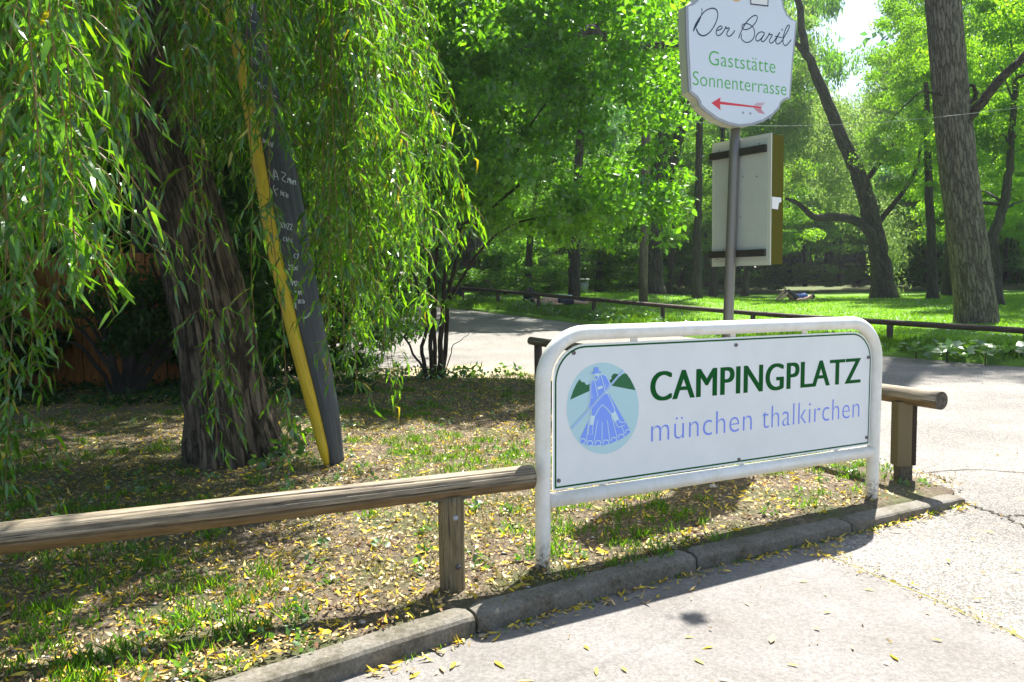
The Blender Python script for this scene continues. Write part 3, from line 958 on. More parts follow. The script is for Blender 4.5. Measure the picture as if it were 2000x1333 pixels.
# ================================================================== LOG RAILS
def log_disp(seed, amp=.03):
    return lambda a, L: amp * mn.noise(Vector((math.cos(a) * 1.3 + seed, math.sin(a) * 1.3, L * 1.1))) + amp * .35 * mn.noise(Vector((math.cos(a) * 7, math.sin(a) * 7 + seed, L * 2.5)))
def end_caps(name, c, dirv, r, parent):
    """a slightly proud disc of end grain"""
    u = dirv.cross(ZV).normalized()
    v = u.cross(dirv).normalized()
    b = base_of(parent)
    n = 20
    V = [tuple(c + dirv * .003 + u * math.cos(a) * r * (.97 + .03 * mn.noise(Vector((a, r, 1)))) + v * math.sin(a) * r * .97 - b) for a in np.linspace(0, 2 * math.pi, n, endpoint=False)]
    V.append(tuple(c + dirv * .004 - b))
    me = bpy.data.meshes.new(name)
    me.from_pydata(V, [], [(i, (i + 1) % n, n) for i in range(n)])
    return link(name, me, M['log_end'], parent)
def densify(A, B, k): return [A.lerp(B, i / k) for i in range(k + 1)]
def wpost(parent, x, y, r, z1, z0=-.08, m='post', top_notch=False, bolts=()):
    o = tube('post', densify(Vector((x, y, z0)), Vector((x, y, z1)), 12), r, M[m], parent, 24, log_disp(x * 3 + y, .025))
    return o
# near rail at the left
LB = G(0, 1050, .470)
LC = G(1040, 928, .478)
dirl = (LC - LB).normalized()
LE = LC - dirl * .004
rail1 = thing('log_rail', 'long weathered brown log rail on a short post running in from the left edge', 'rail', (-.249, 2.965, .07))
PR = G(880, 946, .478)
pts = densify(LB - dirl * 3.2, LE, 90)
pts = [p + Vector((0, 0, .006 * math.sin(i * .12))) for i, p in enumerate(pts)]
def split_log(a, L):
    v = .05 * mn.noise(Vector((math.cos(a) * 1.3 + 2, math.sin(a) * 1.3, L * 1.1))) + .012 * mn.noise(Vector((math.cos(a) * 9, math.sin(a) * 9, L * 2.5)))
    for a0, w_, d_, s_ in ((.12, .10, .38, 0), (-.45, .07, .2, 4), (-.95, .06, .15, 9), (.65, .07, .16, 14)):       # drying cracks that wander along the log
        da = abs((a - (a0 + .22 * mn.noise(Vector((L * .9, s_, 3)))) + math.pi) % (2 * math.pi) - math.pi)
        on = max(0, min(1, .7 + 2.2 * mn.noise(Vector((L * .8, s_, 8)))))
        v -= d_ * on * max(0, 1 - da / w_)
    return v
pts = densify(pts[0], pts[-1], 300)
tube('rail', pts, [.056 - .0085 * (i / 300) for i in range(301)], M['log'], rail1, 120, split_log)
end_caps('end_grain', pts[-1], dirl, .046, rail1)
tube('post', densify(Vector((PR.x, PR.y, -.05)), Vector((PR.x, PR.y, .437)), 14), .0495, M['post'], rail1, 32, log_disp(4, .03))
box('saddle', Vector((PR.x, PR.y, .432)), dirl, dirl.cross(ZV), ZV, .16, .06, .022, M['log_end'], rail1, .004)
for z, s in ((.36, .02), (.17, .026)):
    c = Vector((PR.x, PR.y, z)) + Vector((s, -.0475 + .004, 0))
    tube('bolt', [c + Vector((0, .004, 0)), c + Vector((0, -.006, 0))], .0095, M['bolt_grey'] if z < .3 else M['shield_edge'], rail1, 12)
pv = LB - dirl * 2.4
tube('post', densify(Vector((pv.x, pv.y, -.05)), Vector((pv.x, pv.y, .42)), 8), .0495, M['post'], rail1, 24, log_disp(9, .03))
# knots
for f, a_ in ((.745, 1.3), (.62, .8)):
    pass
# rail behind the sign
RA, RB = G(1838, 783, .548), G(1037, 666, .548)
rail2 = thing('log_rail', 'log rail with a cut round end standing behind the camp site sign', 'rail', (2.3, 4.45, .03))
dr = (RA - RB).normalized()
tube('rail', densify(RB, RA, 60), [.047 + .004 * i / 60 for i in range(61)], M['log'], rail2, 32, log_disp(5, .04))
end_caps('end_grain', RA, dr, .053, rail2)
end_caps('end_grain', RB, -dr, .045, rail2)
for f, nm in ((.955, 1), (.64, 0), (.33, 0), (.035, 0)):
    q = RB.lerp(RA, f)
    if nm:
        # squared corner post made of two uprights on a narrower dark stub
        box('post', Vector((q.x - .012, q.y, .325)), Vector((1, 0, 0)), Vector((0, 1, 0)), ZV, .085, .09, .38, M['post'], rail2, .008)
        box('post', Vector((q.x + .052, q.y + .015, .322)), Vector((1, 0, 0)), Vector((0, 1, 0)), ZV, .036, .07, .375, M['stem_bark'], rail2, .006)
        box('stub', Vector((q.x + .008, q.y + .01, .06)), Vector((1, 0, 0)), Vector((0, 1, 0)), ZV, .08, .07, .16, M['log_end'], rail2, .006)
    else:
        tube('post', densify(Vector((q.x, q.y, -.05)), Vector((q.x, q.y, .51)), 8), .045, M['far_log'], rail2, 20, log_disp(f * 9, .03))
# far rail across the road
FR = [D(2060, 650, 11.3), D(2000, 643.5, 11.8), D(1500, 615, 15.4), D(1160, 586, 19.5), D(888, 560.5, 25.0)]
rail3 = thing('log_rail', 'long dark log rail on short posts along the grass across the road', 'rail', (2.0, 19.6, gz(2, 19.6)))
segs = [(2060, 650, 11.3), (1500, 614.5, 15.4), (1160, 585.5, 19.5), (888, 561, 25.0)]
pp = [D(*s) for s in segs]
# smooth single long pipe-like log line
path = smooth_path(pp, 14)
cut = [0, 14, 28, 42]
for a, b_ in zip(cut, cut[1:]):
    tube('rail', path[a:b_ + 1], .047, M['far_log'], rail3, 16, log_disp(a, .05))
for px_ in (1992, 1740, 1465, 1293, 1158, 1049, 965, 900):
    best = min(path, key=lambda q: abs(project(np.array([q]))[0][0] - px_))
    g = gz(best.x, best.y)
    tube('post', densify(Vector((best.x, best.y, g - .1)), Vector((best.x, best.y, best.z - .035)), 5), .05, M['far_log'], rail3, 12)
# dark jacket hung over the far end of the rail
q = D(889, 575, 24.6)
V, Q = [], []
nx, nz = 9, 12
for j in range(nz):
    for i in range(nx):
        s = (i / (nx - 1) - .5)
        t = j / (nz - 1)
        a = (t - .5) * 2
        yy = .07 * math.copysign(1, a) * min(1, abs(a) * 4) + .02 * mn.noise(Vector((s * 6, t * 5, 0)))
        V.append((q.x + s * .42 + .04 * mn.noise(Vector((t * 4, s, 2))), path[-1].y - .3 + yy, q.z + .26 - abs(a) * (.55 if a < 0 else .35) + .03 * mn.noise(Vector((s * 9, 1, t * 3)))))
idx = np.arange(nx * nz).reshape(nz, nx)
Q = np.stack([idx[:-1, :-1], idx[:-1, 1:], idx[1:, 1:], idx[1:, :-1]], -1).reshape(-1, 4)
jk = thing('jacket', 'dark blue jacket hanging over the far left end of the log rail', 'jacket', (q.x, path[-1].y - .3, q.z - .3))
o = obj_np('cloth', V, Q, M['dark_cloth'], jk, smooth=True)
md = o.modifiers.new('thick', 'SOLIDIFY'); md.thickness = .03
tube('sleeve', smooth_path([(q.x - .2, path[-1].y - .4, q.z + .2), (q.x - .24, path[-1].y - .42, q.z), (q.x - .2, path[-1].y - .42, q.z - .25)], 4), .05, M['dark_cloth'], jk, 10)

# ================================================================== LEAVES
LEAF_LONG = np.array([[0, 0, 0], [.3, .5, .03], [.3, -.5, .03], [.7, .36, -.03], [.7, -.36, -.03], [1, 0, -.10]])     # x along, y across (unit width), z normal
LEAF_LONG_F = np.array([[0, 2, 1, 1], [1, 2, 4, 3], [3, 4, 5, 5]])
def frames(X, Nn):
    X = X / (np.linalg.norm(X, axis=1)[:, None] + 1e-9)
    Y = np.cross(Nn, X)
    Y /= np.linalg.norm(Y, axis=1)[:, None] + 1e-9
    Z = np.cross(X, Y)
    return X, Y, Z
def leaf_cloud_long(P, X, Nn, L, W, curl=None):
    """lanceolate leaves, 4 triangles each; returns V, tri faces, rnd"""
    n = len(P)
    X, Y, Z = frames(X, Nn)
    B = LEAF_LONG
    cz = B[:, 2][None, :] * (1 if curl is None else curl[:, None] * 3)
    V = P[:, None, :] + (X[:, None, :] * B[:, 0][None, :, None] * L[:, None, None] + Y[:, None, :] * B[:, 1][None, :, None] * W[:, None, None] + Z[:, None, :] * cz[..., None] * L[:, None, None])
    T = np.array([[0, 2, 1], [1, 2, 4], [1, 4, 3], [3, 4, 5]])
    Fc = (np.arange(n)[:, None, None] * 6 + T[None]).reshape(-1, 3)
    return V.reshape(-1, 3), Fc, np.repeat(rs.rand(n), 6)
def leaf_cloud_quad(P, X, Nn, L, W):
    """folded diamond, 2 triangles each"""
    n = len(P)
    X, Y, Z = frames(X, Nn)
    B = np.array([[0, 0, 0], [.42, .5, .08], [1, 0, -.05], [.42, -.5, .08]])
    V = P[:, None, :] + (X[:, None, :] * B[:, 0][None, :, None] * L[:, None, None] + Y[:, None, :] * B[:, 1][None, :, None] * W[:, None, None] + Z[:, None, :] * B[:, 2][None, :, None] * L[:, None, None])
    T = np.array([[0, 1, 2], [0, 2, 3]])
    Fc = (np.arange(n)[:, None, None] * 4 + T[None]).reshape(-1, 3)
    return V.reshape(-1, 3), Fc, np.repeat(rs.rand(n), 4)
def rdir(n):
    v = rs.randn(n, 3)
    return v / np.linalg.norm(v, axis=1)[:, None]

# crown meshes of unit size, shared by many trees
def crown_mesh(name, seed, n_clump=70, per=330, ls=.05, flat=.75, hollow=.55, droop=0.0, lw=.55, csize=.24):
    r_ = np.random.RandomState(seed)
    d = r_.randn(n_clump, 3)
    d /= np.linalg.norm(d, axis=1)[:, None]
    rad = hollow + (1 - hollow) * r_.rand(n_clump) ** .7
    C = d * rad[:, None]
    C += .14 * r_.randn(n_clump, 3)
    sz = csize * (.55 + .9 * r_.rand(n_clump))
    idx = np.repeat(np.arange(n_clump), per)
    n = len(idx)
    q = r_.randn(n, 3)
    q /= np.linalg.norm(q, axis=1)[:, None]
    q *= (r_.rand(n) ** .45)[:, None]
    q[:, 2] *= flat * .6
    P = C[idx] + q * sz[idx][:, None]
    X = r_.randn(n, 3)
    X[:, 2] -= .5 + droop
    Nn = r_.randn(n, 3) * .75
    Nn[:, 2] += 1.0
    L = ls * (.6 + .8 * r_.rand(n))
    V, Fc, rv = leaf_cloud_quad(P, X, Nn, L, L * lw)
    cr = np.repeat((r_.rand(n_clump) * .5)[idx], 4)
    return npmesh(name, V, Fc, rndv=rv * .5 + cr), C
CROWN = [crown_mesh('crown', 100 + i, 85, 400, .033 + .005 * (i % 3), .8, .5) for i in range(5)]
SPARSE = [crown_mesh('crown', 200 + i, 75, 190, .040, 1.4, .35, .8, .4, .2) for i in range(2)]
BUSH = [crown_mesh('foliage', 300 + i, 45, 260, .075, .8, .3, 0, .5, .32) for i in range(3)]
def crown_obj(name, src, m, parent, c, rx_, ry_, rz_, rotz):
    me = src
    if me.materials and me.materials[0] != m:
        key = me.name + m.name
        if key not in CACHE:
            c2 = me.copy()
            c2.materials.clear()
            c2.materials.append(m)
            CACHE[key] = c2
        me = CACHE[key]
    o = link(name, me, m, parent)
    o.location = Vector(c) - base_of(parent)
    o.rotation_euler = (0, 0, rotz)
    o.scale = (rx_, ry_, rz_)
    return o
CACHE = {}
def wobble(P, amp, seed):
    return [p + Vector((mn.noise(Vector((i * .7, seed, 0))), mn.noise(Vector((i * .7, seed, 7))), 0)) * amp * min(1, i / 3) for i, p in enumerate(P)]
def tree(name, label, group, path, radii, bark, crowns, leafm, limbs=(), kind=0, seed=0, n=12, disp=None, cat='tree', autolimb=5):
    """path: trunk points; crowns: list of (centre, rx, ry, rz)"""
    root = thing(name, label, cat, path[0], group)
    P = smooth_path([Vector(p) for p in path], 5) if len(path) > 2 else densify(Vector(path[0]), Vector(path[1]), 8)
    P = wobble(P, .03 + radii[0] * .12, seed)
    P[0] = P[0] - ZV * .15
    R = lerp_r(radii, len(P))
    R[0] *= 1.35; R[1] *= 1.1
    tube('trunk', P, R, M[bark], root, n, disp or log_disp(seed, .08))
    r_ = random.Random(seed)
    for i, L in enumerate(limbs):
        q = smooth_path([Vector(p) for p in L[0]], 5)
        q = wobble(q, .05, seed + i)
        tube('limb', q, lerp_r(L[1], len(q)), M[bark], root, 8)
    for c, rx_, ry_, rz_ in crowns:
        src = (CROWN, SPARSE, BUSH)[kind]
        me, C = src[r_.randrange(len(src))]
        rot = r_.uniform(0, 6.28)
        o = crown_obj('crown' if kind < 2 else 'foliage', me, M[leafm], root, c, rx_, ry_, rz_, rot)
        if autolimb:
            tubes = []
            Rm = Matrix.Rotation(rot, 3, 'Z')
            for k in range(autolimb):
                e = Rm @ Vector(C[r_.randrange(len(C))])
                e = Vector((e.x * rx_, e.y * ry_, e.z * rz_)) * .92 + Vector(c)
                cand = [p for p in P if p.z < e.z - .15 * rz_] or [P[len(P) // 2]]
                s_ = cand[-1 - r_.randrange(min(3, len(cand)))]
                mid = s_.lerp(e, .5) + Vector((0, 0, .12 * rz_))
                r0 = max(.015, R[min(P.index(s_), len(R) - 1)] * .42)
                q = smooth_path([s_, mid, e], 5)
                tubes.append((wobble(q, .08 * rx_ * .3, seed + k), lerp_r([r0, r0 * .55, r0 * .15], len(q))))
            tubes_joined('branches', tubes, M[bark], root, 5)
    return root

# ================================================================== THE WILLOW
wil = thing('willow_tree', 'large leaning willow with furrowed trunk and hanging green twigs at the left', 'tree', (-1.9, 5.25, .04))
wp = [Vector(p) for p in ((-1.90, 5.28, -.1), (-1.90, 5.28, .05), (-1.95, 5.28, .45), (-2.02, 5.3, 1.0), (-2.15, 5.32, 1.6), (-2.32, 5.35, 2.3), (-2.46, 5.4, 3.1), (-2.6, 5.4, 3.9))]
def willow_disp(a, L):
    ca, sa = math.cos(a), math.sin(a)
    n1 = mn.noise(Vector((ca * 3.2, sa * 3.2, L * .8)))
    ridge = 1 - abs(mn.noise(Vector((ca * 8.5 + 3, sa * 8.5, L * 1.1)))) * 2.6
    fine = mn.noise(Vector((ca * 18, sa * 18, L * 5)))
    flare = .22 * math.exp(-L * 3.2) * (1 + .9 * math.sin(a * 4 + 1.2))
    return .10 * n1 + .11 * ridge + .02 * fine + flare
P = smooth_path(wp, 22)
tube('trunk', P, lerp_r([.30, .285, .245, .225, .215, .205, .19, .16], len(P)), M['willow_bark'], wil, 150, willow_disp)
def wl(pts, r):
    q = smooth_path([Vector(p) for p in pts], 6)
    tube('limb', wobble(q, .05, len(pts)), lerp_r(r, len(q)), M['willow_bark'], wil, 16, log_disp(r[0] * 30, .12))
wl([(-2.5, 5.4, 3.3), (-2.2, 5.0, 4.1), (-1.5, 4.6, 4.8), (-.6, 4.4, 5.1)], [.13, .1, .07, .03])
wl([(-2.55, 5.4, 3.6), (-2.9, 4.9, 4.4), (-3.1, 4.1, 5.0), (-3.0, 3.2, 5.2)], [.12, .09, .06, .03])
wl([(-2.6, 5.4, 3.8), (-2.3, 5.9, 4.8), (-1.7, 6.6, 5.6), (-.9, 7.0, 6.0)], [.12, .09, .05, .03])
wl([(-2.6, 5.4, 3.8), (-3.3, 5.8, 4.9), (-4.2, 6.2, 5.6), (-5.0, 6.6, 5.8)], [.12, .09, .06, .03])
wl([(-2.3, 5.33, 2.3), (-2.2, 5.1, 2.75), (-1.9, 4.8, 3.3), (-1.75, 4.5, 4.0)], [.07, .055, .04, .02])
wl([(-1.5, 4.6, 4.8), (-1.6, 3.9, 5.1), (-1.7, 3.1, 5.1)], [.06, .04, .02])

ENVX = [-80, 0, 60, 100, 150, 200, 235, 262, 300, 350, 390, 430, 470, 510, 560, 600, 640, 690, 720, 760, 800, 830, 870, 900, 930, 950]
ENVY = [620, 600, 560, 575, 540, 500, 505, 280, 240, 260, 330, 430, 430, 440, 480, 560, 680, 720, 650, 640, 590, 610, 450, 470, 460, 60]
lP, lX, lN, lL, lW, lC = [], [], [], [], [], []
twigs = []
wr = random.Random(5)
def add_leaves(path_, spacing, lmin, lmax, tip=True):
    acc = 0.0
    side = 1
    for i in range(1, len(path_)):
        a, b_ = path_[i - 1], path_[i]
        seg = (b_ - a).length
        if seg < 1e-6: continue
        t = (b_ - a) / seg
        pos = acc
        while pos < seg:
            p = a + t * pos
            side = -side
            az = wr.uniform(0, 6.283)
            sd_ = Vector((math.cos(az), math.sin(az), 0))
            dr_ = (t * .75 + sd_ * wr.uniform(.35, .95) + Vector((0, 0, -wr.uniform(.15, .7)))).normalized()
            nr = Vector((wr.gauss(0, .6), wr.gauss(0, .6), 1)) .normalized()
            L = wr.uniform(lmin, lmax)
            lP.append(p); lX.append(dr_); lN.append(nr); lL.append(L); lW.append(L * wr.uniform(.12, .18)); lC.append(wr.uniform(.2, 2.6))
            pos += spacing * wr.uniform(.6, 1.4)
        acc = pos - seg
def strand(xb, yb, Yd, ztop, dense=1.0, lean_=None, sub=True, amp=1.0):
    B = D(xb, yb, Yd)
    h = ztop - B.z
    if h < .4: return
    if lean_ is None:
        lean_ = .02 + .42 * smooth01(680, 920, xb) - .05 * (xb < 300)
    top_ = Vector((B.x - lean_ * h, B.y + wr.uniform(-.2, .35), ztop))
    n = max(6, int(h / .16))
    path_ = []
    s1, s2 = wr.uniform(0, 99), wr.uniform(0, 99)
    for i in range(n + 1):
        f = i / n
        g = f ** .8
        p = top_.lerp(B, f)
        p.x = top_.x + (B.x - top_.x) * g + .05 * amp * mn.noise(Vector((f * h * 1.3, s1, 0)))
        p.y += .05 * amp * mn.noise(Vector((f * h * 1.3, s2, 5)))
        path_.append(p)
    twigs.append((path_, lerp_r([.0042, .003, .0016], len(path_))))
    add_leaves(path_[1:], .05 / dense, .06, .115)
    if sub:
        L = 0
        k = int(h * 8 * dense)
        for _ in range(k):
            i = wr.randrange(1, len(path_) - 1)
            p = path_[i].lerp(path_[i + 1], wr.random())
            az = wr.uniform(0, 6.283)
            ln = wr.uniform(.12, .36 if xb < 700 else .24)
            q = [p]
            dv = Vector((math.cos(az), math.sin(az), -.05))
            for s in range(4):
                dv = (dv + Vector((0, 0, -.42))).normalized()
                q.append(q[-1] + dv * ln / 4)
            twigs.append((q, lerp_r([.0018, .001], len(q))))
            add_leaves(q, .03, .06, .11)
# main curtain: bunches of strands with dark gaps between them
for k in range(62):
    xc = wr.uniform(-90, 925)
    if 215 < xc < 400 and wr.random() < .6: continue
    if 430 < xc < 620 and wr.random() < .85: continue
    e = float(np.interp(xc, ENVX, ENVY))
    yc = e - abs(wr.gauss(0, 1)) * 190
    if yc < -60: yc = wr.uniform(60, e)
    if xc < 330: Yc = wr.uniform(2.5, 4.9)
    elif xc < 430: Yc = wr.uniform(3.6, 4.8)
    elif xc < 800: Yc = wr.uniform(5.4, 6.4) if wr.random() < .88 else wr.uniform(4.0, 4.8)
    else: Yc = wr.uniform(4.2, 5.8)
    zt = wr.uniform(3.3, 4.3)
    for q in range(wr.randrange(3, 6)):
        x = min(925, xc + wr.gauss(0, 22))
        y = min(yc + wr.uniform(-120, 30), float(np.interp(x, ENVX, ENVY)))
        strand(x, y, Yc + wr.gauss(0, .12), zt + wr.uniform(-.2, .2))
# marked single hanging twigs
for x, y, Yd in ((425, 885, 4.2), (412, 800, 4.25), (560, 935, 4.3), (500, 640, 4.2), (640, 720, 4.4), (700, 770, 4.5), (770, 815, 4.6), (778, 790, 4.6), (640, 655, 4.3), (668, 690, 4.35), (20, 950, 3.3), (5, 1010, 3.2), (-10, 880, 3.4), (75, 800, 4.0), (60, 720, 4.1), (100, 690, 4.4), (930, 450, 4.9), (905, 480, 4.9), (880, 445, 5.0), (840, 610, 5.2), (822, 640, 5.3), (145, 545, 3.3), (175, 540, 3.25), (232, 500, 3.2), (215, 510, 3.3), (250, 495, 3.25)):
    strand(x, y, Yd, wr.uniform(3.3, 4.0), .9)
# one long unseen twig added over the pavement so that its leafy tip throws a small shadow on the asphalt
tip_ = G(1355, 1210, .006) + sv * (3.35 / sv.z)
q = smooth_path([Vector((-.6, 4.4, 5.1)), Vector((.4, 4.6, 4.9)), Vector((1.2, tip_.y, 4.3)), tip_ + Vector((-.06, 0, .3)), tip_ + Vector((0, 0, -.05))], 8)
twigs.append((q, lerp_r([.005, .003, .002, .003], len(q))))
for _ in range(60):
    lP.append(tip_ + Vector((wr.gauss(0, .022), wr.gauss(0, .02), wr.gauss(0, .02))))
    lX.append(Vector((wr.gauss(0, 1), wr.gauss(0, 1), wr.gauss(-.3, .6))).normalized()); lN.append(Vector((wr.gauss(0, .5), wr.gauss(0, .5), 1)))
    lL.append(wr.uniform(.03, .06)); lW.append(.02); lC.append(1.0)
# deeper, shaded strands behind the trunk
for k in range(70):
    x = wr.uniform(-120, 720)
    strand(x, wr.uniform(150, 430) + (60 if x < 250 else 0) + (120 if x > 600 else 0), wr.uniform(5.8, 7.6), wr.uniform(3.8, 4.8), .8)
# strands that hang behind and above the picture, the rest of the tree's round crown
lP_, lX_ = [], []
nl = len(lP)
A = lambda L: np.array([list(v) for v in L])
P_, X_, N_, L_, W_2, C_ = A(lP), A(lX), A(lN), np.array(lL), np.array(lW), np.array(lC)
# the 300 leaves that show largest become objects of their own
px, py, dp = project(P_ + X_ * (L_ * .5)[:, None])
Xn, Yn, Zn = frames(X_, N_)
tipx, tipy, _ = project(P_ + X_ * L_[:, None])
bx_, by_, _ = project(P_)
size = np.hypot(tipx - bx_, tipy - by_) * (W_2 / L_) * np.abs(Zn @ np.array([0, -1.0, .1]))
size[(px < 10) | (px > 1990) | (py < 10) | (dp < .5)] = 0
order = np.argsort(-size)
big_ix = order[:300]
mask = np.ones(nl, bool)
mask[big_ix] = False
# one leaf mesh in three curls, shared
leaf_me = []
for c in (.3, 1.2, 2.2):
    B = LEAF_LONG.copy()
    B[:, 2] *= c * 3
    T = np.array([[0, 2, 1], [1, 2, 4], [1, 4, 3], [3, 4, 5]])
    me = npmesh('leaf', B, T, rndv=np.full(6, .3))
    me.materials.append(M['leaf_willow'])
    leaf_me.append(me)
wb = base_of(wil)
for i in big_ix:
    o = link('leaf', leaf_me[i % 3], None, wil)
    mt = Matrix(((Xn[i][0] * L_[i], Yn[i][0] * W_2[i], Zn[i][0] * L_[i], P_[i][0] - wb.x), (Xn[i][1] * L_[i], Yn[i][1] * W_2[i], Zn[i][1] * L_[i], P_[i][1] - wb.y), (Xn[i][2] * L_[i], Yn[i][2] * W_2[i], Zn[i][2] * L_[i], P_[i][2] - wb.z), (0, 0, 0, 1)))
    o.matrix_local = mt
V, Fc, rv = leaf_cloud_long(P_[mask], X_[mask], N_[mask], L_[mask], W_2[mask], C_[mask])
o = obj_np('foliage', V, Fc, M['leaf_willow'], wil, rndv=rv)
o['kind'] = 'stuff'
o = tubes_joined('twigs', twigs, M['twig'], wil, 4)
o['kind'] = 'stuff'
# upper crown of the willow: narrow leaf clusters out of view, spread wider to block sun and sky
def cluster_leaves(C, sz, per, ls, lw, droop=.8, flat=.8):
    idx = np.repeat(np.arange(len(C)), per)
    n = len(idx)
    q = rs.randn(n, 3)
    q /= np.linalg.norm(q, axis=1)[:, None]
    q *= (rs.rand(n) ** .4)[:, None]
    q[:, 2] *= flat
    P = C[idx] + q * np.asarray(sz)[idx][:, None]
    X = rs.randn(n, 3)
    X[:, 2] -= droop
    Nn = rs.randn(n, 3) * .8
    Nn[:, 2] += .8
    L = ls * (.6 + .8 * rs.rand(n))
    return leaf_cloud_quad(P, X, Nn, L, L * lw)
def ell(n, c, r, hollow=0):
    d = rdir(n) * (hollow + (1 - hollow) * rs.rand(n)[:, None] ** .45)
    return np.array(c) + d * np.array(r)
C = np.vstack([ell(170, (-2.9, 5.4, 5.6), (3.0, 2.7, 1.4)), ell(90, (-2.6, 6.6, 5.2), (2.2, 1.6, .9)), ell(110, (-2.0, 7.4, 5.3), (2.3, 1.6, .9)), ell(150, (-4.6, 3.4, 5.2), (2.3, 2.6, .9)), ell(110, (-3.6, .4, 4.9), (2.4, 2.0, .8)), ell(60, (-1.8, 6.0, 5.2), (1.3, 1.2, .6)), ell(60, (-3.2, 4.4, 4.9), (1.6, 1.4, .6))])
C = C[(C[:, 2] > 4.3)]
V, Fc, rv = cluster_leaves(C, np.full(len(C), .5), 150, .11, .22)
o = obj_np('upper_shade_crown', V, Fc, M['leaf_willow'], wil, rndv=rv)
o['kind'] = 'stuff'
# ivy at the trunk's foot
C = np.array([[-1.55, 5.05, .1], [-1.45, 5.1, .18], [-1.38, 5.05, .3], [-1.6, 4.95, .08]])
V, Fc, rv = cluster_leaves(C, [.12] * 4, 18, .07, .7, .1)
iv = obj_np('ivy', V, Fc, M['leaf_ivy'], None, rndv=rv)
tag(iv, 'small broad-leaved ivy plant at the foot of the willow trunk beside the yellow-edged board', 'ivy')

# ================================================================== THE LEANING CHALK BOARD
bd = thing('chalk_board', 'tall dark grey board with yellow edge and chalk writing leaning on the willow', 'board', (-1.15, 5.0, .05))
rimp = smooth_path([D(x, y, Y) for x, y, Y in ((641, 916, 4.98), (632, 878, 4.98), (618, 820, 5.0), (603, 765, 5.0), (577, 665, 5.02), (557, 580, 5.05), (538, 500, 5.07), (518, 390, 5.1), (503, 300, 5.12), (486, 200, 5.15), (468, 110, 5.17), (448, 20, 5.2), (425, -80, 5.24), (395, -200, 5.3))], 5)
tube('yellow_rim', rimp, 1.15 * lerp_r([.012, .03, .034, .036, .038, .038, .038, .038, .037, .036, .035, .034, .033, .03], len(rimp)), M['yellow'], bd, 14)
redge = smooth_path([D(x, y, Y) for x, y, Y in ((672, 900, 5.0), (668, 860, 5.0), (661, 800, 5.0), (653, 750, 5.02), (636, 655, 5.04), (621, 570, 5.06), (607, 490, 5.1), (588, 380, 5.12), (570, 300, 5.14), (548, 200, 5.17), (527, 110, 5.2), (502, 20, 5.23), (478, -80, 5.27), (440, -200, 5.33))], 5)
V, Q, uv = [], [], []
nw = 9
for i in range(len(rimp)):
    a, b_ = rimp[i], redge[i]
    for j in range(nw):
        f = j / (nw - 1)
        p = a.lerp(b_, f)
        p.y -= .035 * math.sin(f * math.pi) - .01         # slightly domed face
        V.append(p)
        uv.append((f * .3, i * .05))
idx = np.arange(len(rimp) * nw).reshape(len(rimp), nw)
Q = np.stack([idx[:-1, :-1], idx[:-1, 1:], idx[1:, 1:], idx[1:, :-1]], -1).reshape(-1, 4)
brd = obj_np('board', [tuple(v) for v in V], Q, M['slate'], bd, smooth=True, uv=uv)
md = brd.modifiers.new('thick', 'SOLIDIFY'); md.thickness = .05; md.offset = -1
# which way the skin grows matters little: keep the chalk clearly in front
def bd_pt(x, y, d=0.0):
    """pixel -> on the board's face"""
    Y = float(np.interp(y, [-200, 20, 300, 570, 900], [5.3, 5.215, 5.13, 5.055, 4.99]))
    Lx = np.interp(y, [-200, 20, 300, 580, 900], [395, 448, 503, 557, 637])
    Rx = np.interp(y, [-200, 20, 300, 570, 900], [440, 502, 570, 621, 672])
    f = min(1, max(0, (x - Lx) / (Rx - Lx)))
    return D(x, y, Y - .035 * math.sin(f * math.pi) + .01 - .006 - d)
def chalk_strokes(lst, wd):
    V, Fc = [], []
    b = base_of(bd)
    for n_, pts in enumerate(lst):
        q = smooth_path([Vector((x, y, 0)) for x, y in pts], 4) if len(pts) > 2 else [Vector((*p, 0)) for p in pts]
        v, f = stroke_arrays([(a.x, a.y) for a in q], wd)
        o = len(V)
        V += [tuple(bd_pt(a.x, a.y, .0004 * n_ / 20) - b) for a in v]
        Fc += [tuple(x + o for x in ff) for ff in f]
    me = bpy.data.meshes.new('chalk_writing')
    me.from_pydata(V, [], Fc)
    o = link('chalk_writing', me, M['chalk'], bd)
    o['kind'] = 'stuff'
    return o
cs = []
cr_ = random.Random(3)
def hand(x0, y0, s, n, dx=1, dy=.35):
    """a short word in loose capitals that cannot be read in the photograph either"""
    x, y = x0, y0
    for i in range(n):
        k = cr_.randrange(5)
        g = {0: [[(0, 1), (.1, 0), (.5, .5), (.6, 0), (.7, 1)]], 1: [[(0, .2), (.3, 0), (.5, .3), (.1, 1), (.6, 1)]], 2: [[(0, 0), (.3, 1), (.6, 0)]],
             3: [[(.5, .1), (.1, .3), (.1, .8), (.5, .9)]], 4: [[(.1, 0), (.1, 1)], [(.1, .5), (.5, .4), (.5, 1)]]}[k]
        for st_ in g:
            cs.append([(x + a * s, y + b_ * s * 1.4) for a, b_ in st_])
        x += s * .85 * dx
        y += s * dy
